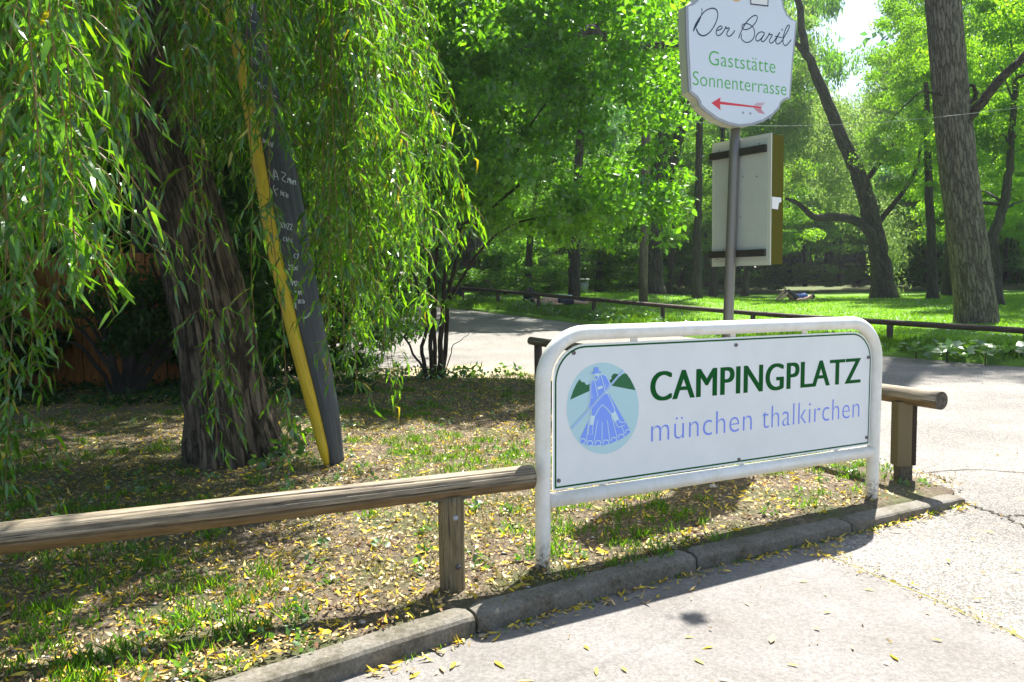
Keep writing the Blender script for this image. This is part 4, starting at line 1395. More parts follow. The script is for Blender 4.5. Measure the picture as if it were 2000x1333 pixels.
# the pieces that show: long slanting lines near the top
for st_ in ([(457, 12), (461, 9), (464, 3), (461, -5)], [(458, 14), (476, 46)], [(465, 11), (474, 28)], [(475, 15), (477, 27), (483, 29), (488, 22)], [(490, 40), (500, 45)]):
    cs.append(list(st_))
hand(478, 12, 7, 3, .8, .7); hand(484, 2, 8, 2, .8, .8)
for st_ in ([(525, 330), (532, 347), (535, 330)], [(535, 352), (538, 333), (544, 352)], [(536, 345), (543, 345)], [(549, 336), (558, 341), (551, 350), (559, 357)], [(536, 362), (534, 368), (541, 383)], [(536, 372), (543, 369)]):
    cs.append(list(st_))
hand(548, 372, 7, 3, .9, .35); hand(562, 348, 7, 3, .9, .3); hand(543, 433, 8, 5, .85, .15); hand(553, 462, 7, 4, .9, .15)
hand(574, 495, 7, 2, .9, .2); hand(563, 517, 7, 4, .9, .1); hand(566, 548, 7, 4, .9, .1); hand(575, 568, 6, 3, .9, .05); hand(582, 585, 6, 3, .9, .0)
hand(478, 75, 7, 4, .9, .5); hand(490, 110, 7, 4, .9, .5); hand(503, 160, 7, 4, .9, .4); hand(515, 230, 7, 4, .9, .4); hand(513, 270, 7, 4, .9, .4)
chalk_strokes(cs, 1.5)
chalk_strokes([[(577, 592), (578, 605), (583, 617), (592, 622), (600, 619), (606, 611)]], 3)

# ================================================================== THE MULTI-STEMMED SHRUB IN THE MIDDLE
bx, by = -.93, 9.72
shr = thing('young_maple', 'multi-stemmed young leafy tree with thin brown stems at the back of the verge', 'tree', (bx, by, .03))
stems = [([(835, 742), (826, 690), (832, 620), (815, 560), (790, 480)], 9.6, [.045, .04, .035, .03, .02]),
         ([(845, 745), (842, 680), (848, 600), (850, 520), (862, 440), (870, 330)], 9.7, [.05, .045, .04, .036, .03, .02]),
         ([(860, 742), (861, 680), (864, 600), (872, 530), (900, 450), (935, 360), (960, 250)], 9.75, [.065, .055, .05, .046, .04, .03, .02]),
         ([(864, 738), (872, 660), (878, 560), (905, 480), (960, 410), (1030, 350), (1110, 300)], 9.85, [.05, .045, .042, .038, .03, .025, .015]),
         ([(838, 740), (815, 700), (790, 660), (800, 640), (808, 600)], 9.5, [.028, .024, .02, .018, .012]),
         ([(868, 735), (885, 680), (905, 660), (925, 645)], 9.5, [.012, .01, .006, .003]),
         ([(850, 740), (848, 640), (838, 560), (835, 450), (830, 300), (835, 150)], 10.0, [.045, .04, .038, .035, .03, .02]),
         ([(872, 600), (930, 500), (1000, 440), (1090, 420), (1180, 400)], 9.9, [.03, .026, .02, .015, .01]),
         ([(900, 450), (990, 330), (1060, 210), (1150, 150)], 10.0, [.03, .025, .018, .01])]
for pts, Y, r in stems:
    q = smooth_path([D(x, y, Y + .12 * i) if y < 700 else D(x, y, Y) for i, (x, y) in enumerate(pts)], 5)
    q = wobble(q, .04, Y)
    tube('stem', q, lerp_r(r, len(q)) * .62, M['stem_bark'], shr, 9, log_disp(Y, .1))
CC = []
cr2 = random.Random(21)
while len(CC) < 300:
    x, y = cr2.uniform(740, 1330), cr2.uniform(-160, 560)
    lim = np.interp(x, [740, 800, 900, 1000, 1100, 1200, 1260, 1300, 1335], [420, 440, 430, 470, 480, 490, 505, 470, 300])
    if y > lim - 15: continue
    if x > 1240 and y < 330 and cr2.random() < .5: continue
    Y = 10.0 + cr2.gauss(0, .65)
    if mn.noise(Vector((x * .012, y * .012, 4))) < -.28: continue
    CC.append(list(D(x, y, min(10.9, max(8.5, Y)))))
C = np.array(CC)
sz = .2 + .22 * rs.rand(len(C))
V, Fc, rv = cluster_leaves(C, sz, 125, .085, .55, .5, .6)
o = obj_np('crown', V, Fc, M['leaf_maple'], shr, rndv=rv)
o['kind'] = 'stuff'
C = np.vstack([ell(120, (-1.8, 11.6, 6.9), (2.4, 2.2, 1.4)), ell(80, (.7, 12.7, 7.1), (1.7, 1.6, 1.1))])  # leaf mass added high above the small tree to shade the verge
V, Fc, rv = cluster_leaves(C, .35 + .2 * rs.rand(len(C)), 120, .11, .55, .5, .6)
o = obj_np('upper_shade_crown', V, Fc, M['leaf_maple'], shr, rndv=rv)
o['kind'] = 'stuff'
tl = []  # branches that carry the added shading leaves
for k in range(12):
    e = Vector(list(C[k * 16]))
    q = smooth_path([Vector((-.9, 10.2, 3.0)), Vector((-.9, 10.2, 3.0)).lerp(e, .5) + Vector((0, 0, .2)), e], 5)
    tl.append((wobble(q, .08, k), lerp_r([.03, .02, .008], len(q))))
tubes_joined('branches', tl, M['stem_bark'], shr, 6)['kind'] = 'stuff'
# bright low suckers by the stems
C = np.array([list(D(x, y, 9.4)) for x, y in ((800, 610), (812, 640), (795, 600), (835, 590), (880, 590), (770, 640))])
V, Fc, rv = cluster_leaves(C, np.full(len(C), .14), 40, .07, .6, .2)
o = obj_np('suckers', V, Fc, M['leaf_lime'], shr, rndv=rv)
o['kind'] = 'stuff'
# dark ground plants round its foot
def plants(name, label, cat, C, sz, per, ls, lw, m, droop=-.3, kind=None, group=None):
    V, Fc, rv = cluster_leaves(np.array(C), sz, per, ls, lw, droop, .7)
    o = obj_np(name, V, Fc, M[m], None, rndv=rv)
    return tag(o, label, cat, group, kind)
plants('low_plants', 'dark low leafy plants round the stems of the young tree', 'plants', [(bx + cr2.gauss(0, .5), by + cr2.gauss(0, .18), .1) for _ in range(26)], np.full(26, .14), 22, .07, .5, 'leaf_ivy', kind='stuff')

# ================================================================== OTHER TREES
def G0(x, y, Y):  # foot of something at depth Y seen at column x
    p = D(x, y, Y)
    return Vector((p.x, p.y, gz(p.x, p.y)))
# pine on the right
pb_ = D(1906, 640, 17.6); pb_ = Vector((pb_.x, pb_.y, gz(pb_.x, pb_.y) - .05))
def col(lst, Y): return [D(x, y, Y) for x, y in lst]
pine = thing('pine_tree', 'tall pine with a thick plated brown trunk leaning left behind the log rail', 'tree', pb_)
pp_ = [pb_ - ZV * .2] + col([(1905, 600), (1893, 500), (1880, 400), (1866, 280), (1853, 140), (1842, 0), (1830, -160), (1822, -340)], 17.6) + [Vector((8.9, 17.6, 17))]
def pine_disp(a, L):
    ca, sa = math.cos(a), math.sin(a)
    r1 = 1 - abs(mn.noise(Vector((ca * 5, sa * 5, L * .9)))) * 2.6
    return .05 * r1 + .03 * mn.noise(Vector((ca * 12, sa * 12, L * 3))) + .10 * math.exp(-L * 2.2)
q = smooth_path(pp_, 18)
tube('trunk', q, lerp_r([.44, .41, .385, .37, .36, .345, .335, .32, .3, .2], len(q)), M['pine_bark'], pine, 90, pine_disp)
for L, r in (([(1880, 245), (1905, 215), (1950, 160), (2010, 100), (2080, 10)], [.12, .11, .1, .09, .05]),
             ([(1888, 205), (1905, 190), (1900, 168), (1888, 172)], [.05, .045, .04, .02]),
             ([(1865, 190), (1830, 185), (1800, 180), (1770, 205), (1740, 235)], [.03, .025, .02, .015, .008]),
             ([(1990, 150), (2030, 140), (2080, 150)], [.04, .03, .02])):
    pts = smooth_path(col(L, 17.4), 6)
    tube('limb', wobble(pts, .05, r[0]), lerp_r(r, len(pts)), M['stem_bark'], pine, 12, log_disp(r[0] * 9, .1))
crown_obj('crown', CROWN[0][0], M['leaf_bg'], pine, (11.6, 20.5, 14.5), 3.4, 2.6, 2.6, 1)
crown_obj('crown', CROWN[2][0], M['leaf_bg'], pine, (13.0, 19.0, 12.5), 2.6, 2.2, 2.0, 2)

# big trunk at the far left of the road
b_ = D(925, 560, 29)
tree('broad_trunk_tree', 'thick grey trunk at the road bend with a crooked bough reaching right to the shield', None, [b_, *col([(924, 500), (918, 440), (915, 300), (905, 100), (900, -60)], 29)], [.55, .5, .47, .42, .36, .25], 'grey_bark',
     [((-2.0, 29, 13.5), 5, 4.5, 5)], 'leaf_maple', seed=2, n=24)
plants('ivy', 'ivy growing at the foot of the thick grey trunk', 'ivy', [list(D(955 + cr2.uniform(-18, 25), cr2.uniform(490, 575), 28.3)) for _ in range(26)], np.full(26, .4), 40, .14, .7, 'leaf_bg')
# double trunk behind the wooden pole
b_ = G0(1277, 560, 30)
tree('forked_tree', 'dark tree forking into two steep trunks behind the wooden pole', None, [b_, *col([(1275, 500), (1277, 420), (1290, 300), (1298, 200), (1305, 120), (1310, 20)], 30)], [.42, .36, .34, .26, .22, .18, .12], 'dark_bark',
     [((4.6, 31, 11.5), 3.6, 3.5, 3.5)], 'leaf_bg', limbs=[(col([(1278, 430), (1305, 350), (1325, 270), (1345, 200), (1370, 100)], 30), [.24, .22, .2, .18, .1])], seed=4, n=16)
b_ = G0(1362, 575, 26)
tree('slender_tree', 'slender straight dark tree between the wooden pole and the signpost', None, [b_, *col([(1362, 480), (1364, 380), (1366, 230), (1360, 60)], 26)], [.16, .135, .125, .11, .08], 'dark_bark',
     [(tuple(D(1330, -60, 28)), 2.6, 2.6, 2.4)], 'leaf_lime', seed=6)
# leaning tree with an arched limb
b_ = G0(1728, 572, 31)
tree('leaning_tree', 'large dark tree leaning left with one limb arching down to the left on the lawn', None,
     [b_, *col([(1718, 500), (1702, 430), (1680, 350), (1640, 260), (1600, 160), (1572, 90), (1560, 0), (1552, -80)], 31)], [.46, .36, .33, .29, .23, .19, .15, .12, .1], 'dark_bark',
     [], 'leaf_pale',
     limbs=[(col([(1700, 455), (1672, 432), (1630, 424), (1590, 424), (1562, 400), (1535, 388)], 30.6), [.2, .18, .16, .13, .1, .05]),
            (col([(1602, 165), (1575, 110), (1548, 78)], 31), [.13, .11, .09]),
            (col([(1695, 350), (1730, 300), (1760, 260)], 31.5), [.12, .09, .05]),
            (col([(1712, 440), (1760, 380), (1790, 330), (1800, 270)], 31.5), [.12, .1, .07, .04])], seed=8, n=18)
lt = [o for o in COL.objects if o.name.startswith('leaning_tree')][0]
CC = []
for x, y, sx, sy, n in ((1620, 330, 90, 130, 120), (1560, 220, 40, 60, 18), (1700, 160, 70, 60, 42), (1748, 480, 24, 70, 24), (1560, 60, 40, 60, 12), (1620, 200, 80, 60, 50)):
    for _ in range(n):
        xx, yy = cr2.gauss(x, sx * .6), cr2.gauss(y, sy * .6)
        if yy > 430 and xx < 1690: continue
        if 1590 < xx < 1720 and yy < 190: continue
        if xx < 1600 and yy < 120 and cr2.random() < .4: continue
        CC.append(list(D(xx, yy, 31.9 + abs(cr2.gauss(0, 1.4)) - (.9 if cr2.random() < .15 else 0))))
C = np.array(CC)
V, Fc, rv = cluster_leaves(C, .35 + .35 * rs.rand(len(C)), 110, .15, .3, 1.2, 1.1)
o = obj_np('crown', V, Fc, M['leaf_pale'], lt, rndv=rv)
o['kind'] = 'stuff'
b_ = G0(1822, 580, 29)
tree('slender_tree', 'slim straight dark trunk on the lawn between the leaning tree and the pine', None, [b_, *col([(1820, 500), (1817, 430), (1812, 300), (1808, 150)], 29)], [.2, .16, .15, .12, .08], 'dark_bark',
     [(tuple(D(1800, 215, 29)), 2.3, 2.3, 2.6)], 'leaf_lime', seed=12)
b_ = G0(1946, 585, 24)
tree('forked_tree', 'dark forked tree standing close behind the pine trunk at the right', None, [b_, *col([(1944, 520), (1938, 470), (1955, 420), (1968, 360), (1975, 280), (1985, 150)], 24)], [.2, .17, .16, .14, .12, .1, .08], 'dark_bark',
     [(tuple(D(1975, 110, 24.5)), 2.6, 2.2, 2.9), (tuple(D(1960, 400, 26)), 1.6, 1.6, 1.3)], 'leaf_lime', limbs=[(col([(1938, 475), (1915, 480), (1890, 470), (1860, 440)], 24), [.12, .11, .1, .06]), (col([(1960, 400), (1900, 395), (1850, 390)], 24), [.06, .05, .03])], seed=13, n=14)

# trees on the far bank and round about: own trunks, shared crown meshes
spec = []
def bgt(px_, Y, z0, z1, r, lm, label=None, bark='dark_bark', name='woodland_tree', tr=.16):
    spec.append((px_, Y, z0, z1, r, lm, label, bark, name, tr))
R2 = random.Random(77)
lab_wood = 'tall woodland tree in the dense green wall beyond the lawn'
for i, x in enumerate(range(420, 2330, 92)):
    gap = 1540 < x < 1765
    Y = R2.uniform(50, 58)
    ztop = 1.25 + (541 - (215 if gap else R2.uniform(-160, 60))) / F * Y
    bgt(x + R2.uniform(-25, 25), Y, 3.5, ztop, R2.uniform(3.6, 5), R2.choice(['leaf_bg', 'leaf_cool', 'leaf_lime', 'leaf_maple']), None, tr=R2.uniform(.15, .3))
for i, x in enumerate(range(1010, 2300, 88)):
    if 1540 < x < 1760: zt = 350
    else: zt = R2.uniform(150, 330)
    Y = R2.uniform(41, 46)
    bgt(x + R2.uniform(-20, 20), Y, 2.6, 1.25 + (541 - zt) / F * Y, R2.uniform(2.2, 3), R2.choice(['leaf_lime', 'leaf_bg', 'leaf_lime', 'leaf_cool']), None, tr=.12)
for px_, Y, z0, z1, r, lm, label, bark, name, tr in spec:
    p = D(px_, 560, Y)
    g = gz(p.x, p.y) if Y < 38 else .9
    base = Vector((p.x, p.y, g))
    dx_ = R2.uniform(-.6, .6)
    zc, rz_ = (z0 + z1) / 2, (z1 - z0) / 2
    tree(name, label or lab_wood, 'woodland trees beyond the lawn', [base, base + Vector((dx_ * .3, 0, zc * .5)), base + Vector((dx_, 0, zc + rz_ * .5))], [tr, tr * .8, tr * .3], bark,
         [((base.x + dx_, base.y, zc), r, r, rz_)], lm, seed=int(px_), autolimb=4, n=8)
# extra bare lower trunks in the dark under-storey
for i in range(26):
    x = R2.uniform(1000, 2050)
    p = D(x, 560, R2.uniform(47, 60))
    base = Vector((p.x, p.y, .9))
    t_ = thing('bare_trunk', 'thin bare dark trunk in the shaded under-storey beyond the lawn', 'tree', base, 'bare trunks in the woodland shade')
    tube('trunk', wobble(densify(base - ZV * .3, base + Vector((R2.uniform(-.9, .9), 0, R2.uniform(7, 10))), 8), .25, x), lerp_r([R2.uniform(.08, .17), .05], 9), M['dark_bark'], t_, 7)
# right-hand lime tree crowns nearer than the wood
for x, y, Y, r, lb in ((1850, 60, 33, 3.0, 'bright green maple crown above the gap between leaning tree and pine'), (2010, 300, 31, 3.2, 'bright green maple at the right edge behind the pine'), (1880, 330, 36, 3.0, 'bright green maple seen low behind the pine trunk'), (2080, 30, 30, 4.2, 'tall bright maple beyond the right edge of the picture')):
    c = D(x, y, Y)
    base = Vector((c.x + .4, c.y, gz(c.x, c.y)))
    tree('maple_tree', lb, None, [base, base + Vector((0, 0, c.z * .5)), Vector((c.x, c.y, c.z))], [.26, .2, .1], 'dark_bark', [(tuple(c), r, r * .8, r)], 'leaf_lime', seed=int(x), autolimb=6)
# middle trees behind the young maple
for x, y, Y, r, lm, lb in ((1150, 60, 24, 2.4, 'leaf_lime', 'leafy tree whose bright crown fills the top between young maple and pole'), (860, 330, 32, 3.4, 'leaf_bg', 'dark green tree behind the left half of the young maple'),
                           (1050, 350, 33, 3.4, 'leaf_bg', 'green tree low behind the young maple crown'), (1190, 400, 36, 3.0, 'leaf_bg', 'green tree behind the wooden pole'), (1420, 180, 35, 3.6, 'leaf_bg', 'green tree behind the two signs of the signpost'),
                           (1480, 400, 37, 2.6, 'leaf_lime', 'low bright tree behind the display case'), (1330, 330, 38, 3.0, 'leaf_bg', 'green tree right of the wooden pole')):
    c = D(x, y, Y)
    base = Vector((c.x - .5, c.y + .3, gz(c.x, c.y)))
    tree('leafy_tree', lb, None, [base, base + Vector((.2, 0, c.z * .5)), Vector((c.x, c.y, c.z))], [.16, .13, .06], 'dark_bark', [(tuple(c), r, r * .8, r * .85)], lm, seed=int(x) + 5, autolimb=6)
# woodland at the left that shades everything behind the willow; low crown over the fence added for shade
for i, (X, Y, zc, r, rz_, lb) in enumerate(((-4.6, 9.6, 5.0, 2.4, 1.4, 'dark low-crowned tree added to shade the plank fence'), (-5.5, 11.5, 6.5, 3.2, 3.2, 'dark tree behind the willow at the left'), (-3.6, 15.5, 7, 3.2, 4.0, 'dark tree between willow trunk and young maple'), (-9, 13, 6.5, 4, 4, 'dark tree beyond the plank fence at the far left'),
                                        (-7.5, 18, 8, 4, 5, 'tall dark tree behind the plank fence'), (-13, 20, 8, 5, 6, 'tall dark tree far behind the left edge'), (-5.2, 24, 9, 4, 5.5, 'tall dark tree beyond the road bend'), (-12, 32, 9, 6, 7, 'tall tree far back on the left'), (-7, 8.0, 6.8, 3.2, 2.3, 'dark tree overhanging the left edge beside the willow'), (-5.0, 38, 9, 5, 6, 'tall tree at the end of the road'))):
    base = Vector((X, Y, gz(X, Y)))
    tree('shade_tree', lb, None, [base, Vector((X + .2, Y, zc * .5)), Vector((X, Y, zc))], [.2, .15, .08], 'dark_bark', [((X, Y, zc), r, r, rz_)], 'leaf_bg', seed=40 + i, autolimb=5)
bw = [o for o in COL.objects if o.name.startswith('broad_trunk_tree')][0]
for L, r_ in ((([(922, 300, 29), (900, 180, 27), (930, 130, 24), (1000, 105, 22), (1080, 85, 21), (1150, 58, 21), (1175, 68, 21), (1215, 88, 21), (1270, 88, 21), (1330, 86, 21), (1400, 80, 21)]), [.3, .24, .2, .17, .15, .13, .13, .12, .1, .08, .04]),
              (([(1150, 60, 21), (1185, 30, 20.9), (1190, -20, 20.9)]), [.05, .04, .03]), (([(1080, 85, 21), (1070, 50, 20.9), (1055, 10, 20.9)]), [.045, .04, .03])):
    q = smooth_path([D(*p) for p in L], 5)
    tube('limb', wobble(q, .06, r_[0]), lerp_r(r_, len(q)), M['dark_bark'], bw, 10, log_disp(r_[0] * 9, .1))
C = []
for _ in range(85):
    x, y = cr2.uniform(930, 1340), cr2.uniform(-60, 150)
    C.append(list(D(x, y, 22.6 + cr2.gauss(0, .6))))
C = np.array(C)
V, Fc, rv = cluster_leaves(C, .38 + .25 * rs.rand(len(C)), 90, .15, .6, .4, .6)
o = obj_np('bough_leaves', V, Fc, M['leaf_lime'], bw, rndv=rv)
o['kind'] = 'stuff'

# shrubs
def shrub(x, Y, r, rz_, lm, lb, i, group=None, X=None):
    if X is None:
        p = D(x, 560, Y)
        X = p.x
    g = gz(X, Y) if Y < 38 else .75
    root = thing('shrub', lb, 'shrub', (X, Y, g), group)
    me, C = BUSH[i % 3]
    crown_obj('foliage', me, M[lm], root, (X, Y, g + rz_ * .75), r, r, rz_, i * 1.3)
    tl = []
    for k in range(5):
        e = Vector((X + R2.uniform(-.6, .6) * r, Y + R2.uniform(-.5, .5) * r, g + rz_ * R2.uniform(.8, 1.4)))
        q = smooth_path([Vector((X, Y, g - .05)), Vector((X, Y, g)).lerp(e, .5) + Vector((0, 0, .1)), e], 4)
        tl.append((q, lerp_r([.035, .012], len(q))))
    tubes_joined('stems', tl, M['stem_bark'], root, 5)
k = 0
for x in range(880, 2200, 62):
    k += 1
    shrub(x + R2.uniform(-15, 15), R2.uniform(43, 49), R2.uniform(1.4, 2.2), R2.uniform(.5, .9) if 1400 < x < 1750 else R2.uniform(.8, 1.5), R2.choice(['leaf_bg', 'leaf_cool', 'leaf_maple']), 'low green shrub on the far bank under the woodland trees', k, 'shrubs on the far bank')
for x in range(860, 2250, 75):
    k += 1
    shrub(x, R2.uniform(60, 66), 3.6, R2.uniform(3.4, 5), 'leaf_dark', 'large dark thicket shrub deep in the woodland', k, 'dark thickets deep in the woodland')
for x, Y, r, rz_, lb in ((980, 31, 1.6, .8, 'green shrub right of the thick grey trunk'), (1045, 34, 1.4, .7, 'shrub behind the sunbathers on the lawn'), (1010, 36, 2, 1.6, 'taller sunlit shrub at the back of the lawn left of the bin'), (1165, 37, 1.7, 1.1, 'shrub behind the grey bin'), (880, 27.5, 1.2, .9, 'shrub at the far left end of the log rail'), (1230, 39, 1.8, 1.3, 'shrub behind the wooden pole')):
    k += 1
    shrub(x, Y, r, rz_, 'leaf_bg', lb, k)
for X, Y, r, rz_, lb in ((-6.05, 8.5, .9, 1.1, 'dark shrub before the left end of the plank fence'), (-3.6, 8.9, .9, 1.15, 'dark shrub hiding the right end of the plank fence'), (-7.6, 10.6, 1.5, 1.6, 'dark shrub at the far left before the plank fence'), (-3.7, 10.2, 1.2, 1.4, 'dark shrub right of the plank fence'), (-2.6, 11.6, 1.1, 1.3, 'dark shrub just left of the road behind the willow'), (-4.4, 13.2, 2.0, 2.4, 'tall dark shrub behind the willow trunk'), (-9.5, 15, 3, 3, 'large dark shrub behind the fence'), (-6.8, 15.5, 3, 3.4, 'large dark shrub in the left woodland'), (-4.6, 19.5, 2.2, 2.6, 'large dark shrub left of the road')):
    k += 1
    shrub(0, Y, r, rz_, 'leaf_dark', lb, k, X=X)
# dark bare-branched bush in front of the fence
bb = thing('dark_bush', 'dark bush with arching bare branches in front of the orange plank fence', 'bush', (-4.25, 8.6, .03))
tl = []
for i in range(16):
    a = R2.uniform(-1.2, 1.1)
    ln = R2.uniform(1.0, 1.9)
    base = Vector((-4.25 + R2.uniform(-.15, .15), 8.6, 0))
    e = base + Vector((math.sin(a) * ln, R2.uniform(-.3, .3), math.cos(a) * ln))
    q = wobble(smooth_path([base, base.lerp(e, .5) + Vector((0, 0, .25)), e], 5), .08, i)
    tl.append((q, lerp_r([.032, .02, .008], len(q))))
tubes_joined('branches', tl, M['dark_bark'], bb, 6)
C = np.array([(-4.25 + R2.uniform(-.2, 1.6), 8.6 + R2.uniform(-.4, .6), R2.uniform(.5, 1.9)) for _ in range(60)])
V, Fc, rv = cluster_leaves(C, np.full(60, .25), 50, .06, .6)
o = obj_np('foliage', V, Fc, M['leaf_dark'], bb, rndv=rv)
o['kind'] = 'stuff'
# far wood that closes the view, as one mass
C = []
for i in range(420):
    a = math.radians(R2.uniform(-52, 62))
    d_ = R2.uniform(68, 84)
    x, y = d_ * math.sin(a), d_ * math.cos(a)
    pxx = 1000 + F * x / y
    top_ = 9 if 1560 < pxx < 1740 else 21
    C.append((x, y, R2.uniform(.5, top_)))
V, Fc, rv = cluster_leaves(np.array(C), np.full(len(C), 3.2), 150, .75, .7, .3, .8)
tag(obj_np('far_wood', V, Fc, M['leaf_cool'], None, rndv=rv), 'far dense wood closing the view', 'woodland', kind='stuff')
C = [(R2.uniform(-34, -8), R2.uniform(12, 40), R2.uniform(.5, 11)) for _ in range(170)]
C = [c for c in C if c[0] < -8 - (c[1] - 12) * .15]
V, Fc, rv = cluster_leaves(np.array(C), np.full(len(C), 2.0), 150, .5, .7, .3, .8)
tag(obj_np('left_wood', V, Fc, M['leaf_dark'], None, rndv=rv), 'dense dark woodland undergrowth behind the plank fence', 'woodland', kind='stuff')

# ================================================================== PLANK FENCE
fn = thing('plank_fence', 'orange-brown upright plank fence in the shade behind the willow', 'fence', (-5.4, 9.4, 0))
x = -7.9
i = 0
pm = None
while x < -3.4:
    wd = .098
    hgt = 1.62 + .01 * math.sin(i)
    c = Vector((x + wd / 2, 9.42 + .012 * (i % 2), hgt / 2 + .02))
    if pm is None:
        o = box('plank', base_of(fn), Vector((1, 0, 0)), Vector((0, 1, 0)), ZV, wd - .008, .02, 1.62, M['plank'], fn, .003)
        pm = o.data
        uvl = pm.uv_layers.new(name='UVMap')
        for l in pm.loops:
            v = pm.vertices[l.vertex_index].co
            uvl.data[l.index].uv = (v.x * 3, v.z)
    else:
        o = link('plank', pm, None, fn)
    o.location = c - base_of(fn)
    o.rotation_euler = (0, R2.uniform(-.004, .004), 0)
    x += .101
    i += 1
for z in (.35, 1.3):
    box('cross_rail', (-5.65, 9.46, z), Vector((1, 0, 0)), Vector((0, 1, 0)), ZV, 4.5, .03, .07, M['plank'], fn)

# ================================================================== WOODEN POLE AND WIRE
b_ = D(1256, 588, 22.3)
up = thing('utility_pole', 'plain grey-brown wooden pole rising from the grass behind the far rail', 'pole', b_)
tube('pole', [b_ - ZV * .4] + col([(1257, 500), (1259, 400), (1261, 300), (1262, 212)], 22.3), .125, M['utility_wood'], up, 16)
tube('insulator', [D(1262, 226, 22.15), D(1265, 226, 22.0)], .04, M['wire'], up, 8)
wv = thing('overhead_wire', 'thin pale overhead wire running from the wooden pole to the right edge', 'wire', tuple(D(1264, 226, 22.1)))
w0, w1 = D(1264, 226, 22.1), D(2120, 192, 11.5)
pts = []
for i in range(41):
    f = i / 40
    p = w0.lerp(w1, f)
    p.z -= .42 * 4 * f * (1 - f) * .8
    pts.append(p)
tube('cable', pts, .005, M['wire'], wv, 6)

# ================================================================== LITTER BIN AND PEOPLE ON THE LAWN
bp = D(1139, 572, 31)
g = gz(bp.x, bp.y) + .03
bn = thing('litter_bin', 'small grey litter bin with a pale flat lid at the back of the lawn', 'bin', (bp.x, bp.y, g))
tube('body', [Vector((bp.x, bp.y, g + z)) for z in (.12, .3, .5)], [.19, .2, .21], M['bin_grey'], bn, 16)
tube('lid', [Vector((bp.x, bp.y, g + z)) for z in (.60, .64)], [.27, .25], M['case_cream'], bn, 16)
for s in (-.17, .17):
    tube('leg', [Vector((bp.x + s, bp.y, g - .05)), Vector((bp.x + s, bp.y, g + .6))], .022, M['case_cream'], bn, 8)

def skinned(name, verts, edges, radii, m, parent, root_i=0):
    """one continuous body surface grown round a skeleton"""
    me = bpy.data.meshes.new(name)
    b = base_of(parent)
    me.from_pydata([tuple(Vector(v) - b) for v in verts], edges, [])
    o = bpy.data.objects.new(name, me)
    COL.objects.link(o)
    sk = o.modifiers.new('skin', 'SKIN')
    sk.use_smooth_shade = True
    sub = o.modifiers.new('sub', 'SUBSURF')
    sub.levels = sub.render_levels = 2
    ly = me.skin_vertices[0].data
    for i, r in enumerate(radii):
        ly[i].radius = r if hasattr(r, '__len__') else (r, r)
        ly[i].use_root = (i == root_i)
    dg = bpy.context.evaluated_depsgraph_get()
    me2 = bpy.data.meshes.new_from_object(o.evaluated_get(dg))
    bpy.data.objects.remove(o)
    me2.materials.clear()
    return link(name, me2, m, parent)
def lying(label, c, rot, shirt, shorts, knees=0.0, group=None):
    """a person lying on the back, head towards local +x, feet towards -x"""
    c = Vector(c)
    Rm = Matrix.Rotation(rot, 3, 'Z')
    def w_(x, y, z): return c + Rm @ Vector((x, y, z))
    t = thing('person', label, 'person', c, group)
    k = knees
    V = [w_(0, 0, .11), w_(.22, 0, .12), w_(.44, 0, .13), w_(.55, 0, .12), w_(.66, 0, .15), w_(.76, 0, .15),
         w_(.44, .17, .11), w_(.22, .27, .07), w_(-.02, .25, .06), w_(-.10, .25, .05),
         w_(.44, -.17, .11), w_(.22, -.27, .07), w_(-.02, -.25, .06), w_(-.10, -.25, .05),
         w_(-.06, .09, .10), w_(-.44 + .1 * k, .11, .09 + .36 * k), w_(-.86 + .25 * k, .12, .06), w_(-.9 + .25 * k, .13, .17 - .1 * k),
         w_(-.06, -.09, .10), w_(-.44 + .1 * k, -.11, .09 + .30 * k), w_(-.86 + .25 * k, -.13, .06), w_(-.9 + .25 * k, -.14, .17 - .1 * k)]
    E_ = [(0, 1), (1, 2), (2, 3), (3, 4), (4, 5), (2, 6), (6, 7), (7, 8), (8, 9), (2, 10), (10, 11), (11, 12), (12, 13), (0, 14), (14, 15), (15, 16), (16, 17), (0, 18), (18, 19), (19, 20), (20, 21)]
    rr = [(.13, .1), (.125, .09), (.14, .1), .055, .095, .075, .055, .045, .035, .03, .055, .045, .035, .03, .085, .06, .04, .03, .085, .06, .04, .03]
    skinned('body', V, E_, rr, M['skin'], t)
    tube('shirt', smooth_path([w_(.02, 0, .12), w_(.22, 0, .13), w_(.40, 0, .14), w_(.5, 0, .13)], 3), lerp_r([.15, .148, .155, .1], 10), M[shirt], t, 14)
    for s in (1, -1):
        tube('trouser_leg', smooth_path([w_(.02, .08 * s, .11), w_(-.22 + .05 * k, .1 * s, .11 + .18 * k), w_(-.44 + .1 * k, .11 * s, .1 + .34 * k)], 3), lerp_r([.115, .1, .085], 7), M[shorts], t, 12)
    tube('hair', [w_(.70, 0, .155), w_(.76, 0, .155), w_(.83, 0, .15)], [.1, .105, .05], M['hair'], t, 12)
    return t
yy = 27.5
pA = D(1552, 579, 28.6); gA = gz(pA.x, pA.y) + .07
lying('person in dark trousers and blue top lying at the far edge of the lawn', (pA.x, pA.y, gA), .25, 'blue_cloth', 'dark_cloth', .8)
pB = D(1090, 590, 22.6); gB = gz(pB.x, pB.y) + .06
lying('bare-chested person in dark shorts lying on the grass behind the far rail', (pB.x, pB.y, gB), math.pi + .15, 'skin', 'dark_cloth', .1)
pC = D(1112, 589, 23.3); gC = gz(pC.x, pC.y) + .06
lying('person in a white top lying beside the bare-chested sunbather', (pC.x + .1, pC.y, gC), math.pi - .1, 'white_cloth', 'blue_cloth', .0)
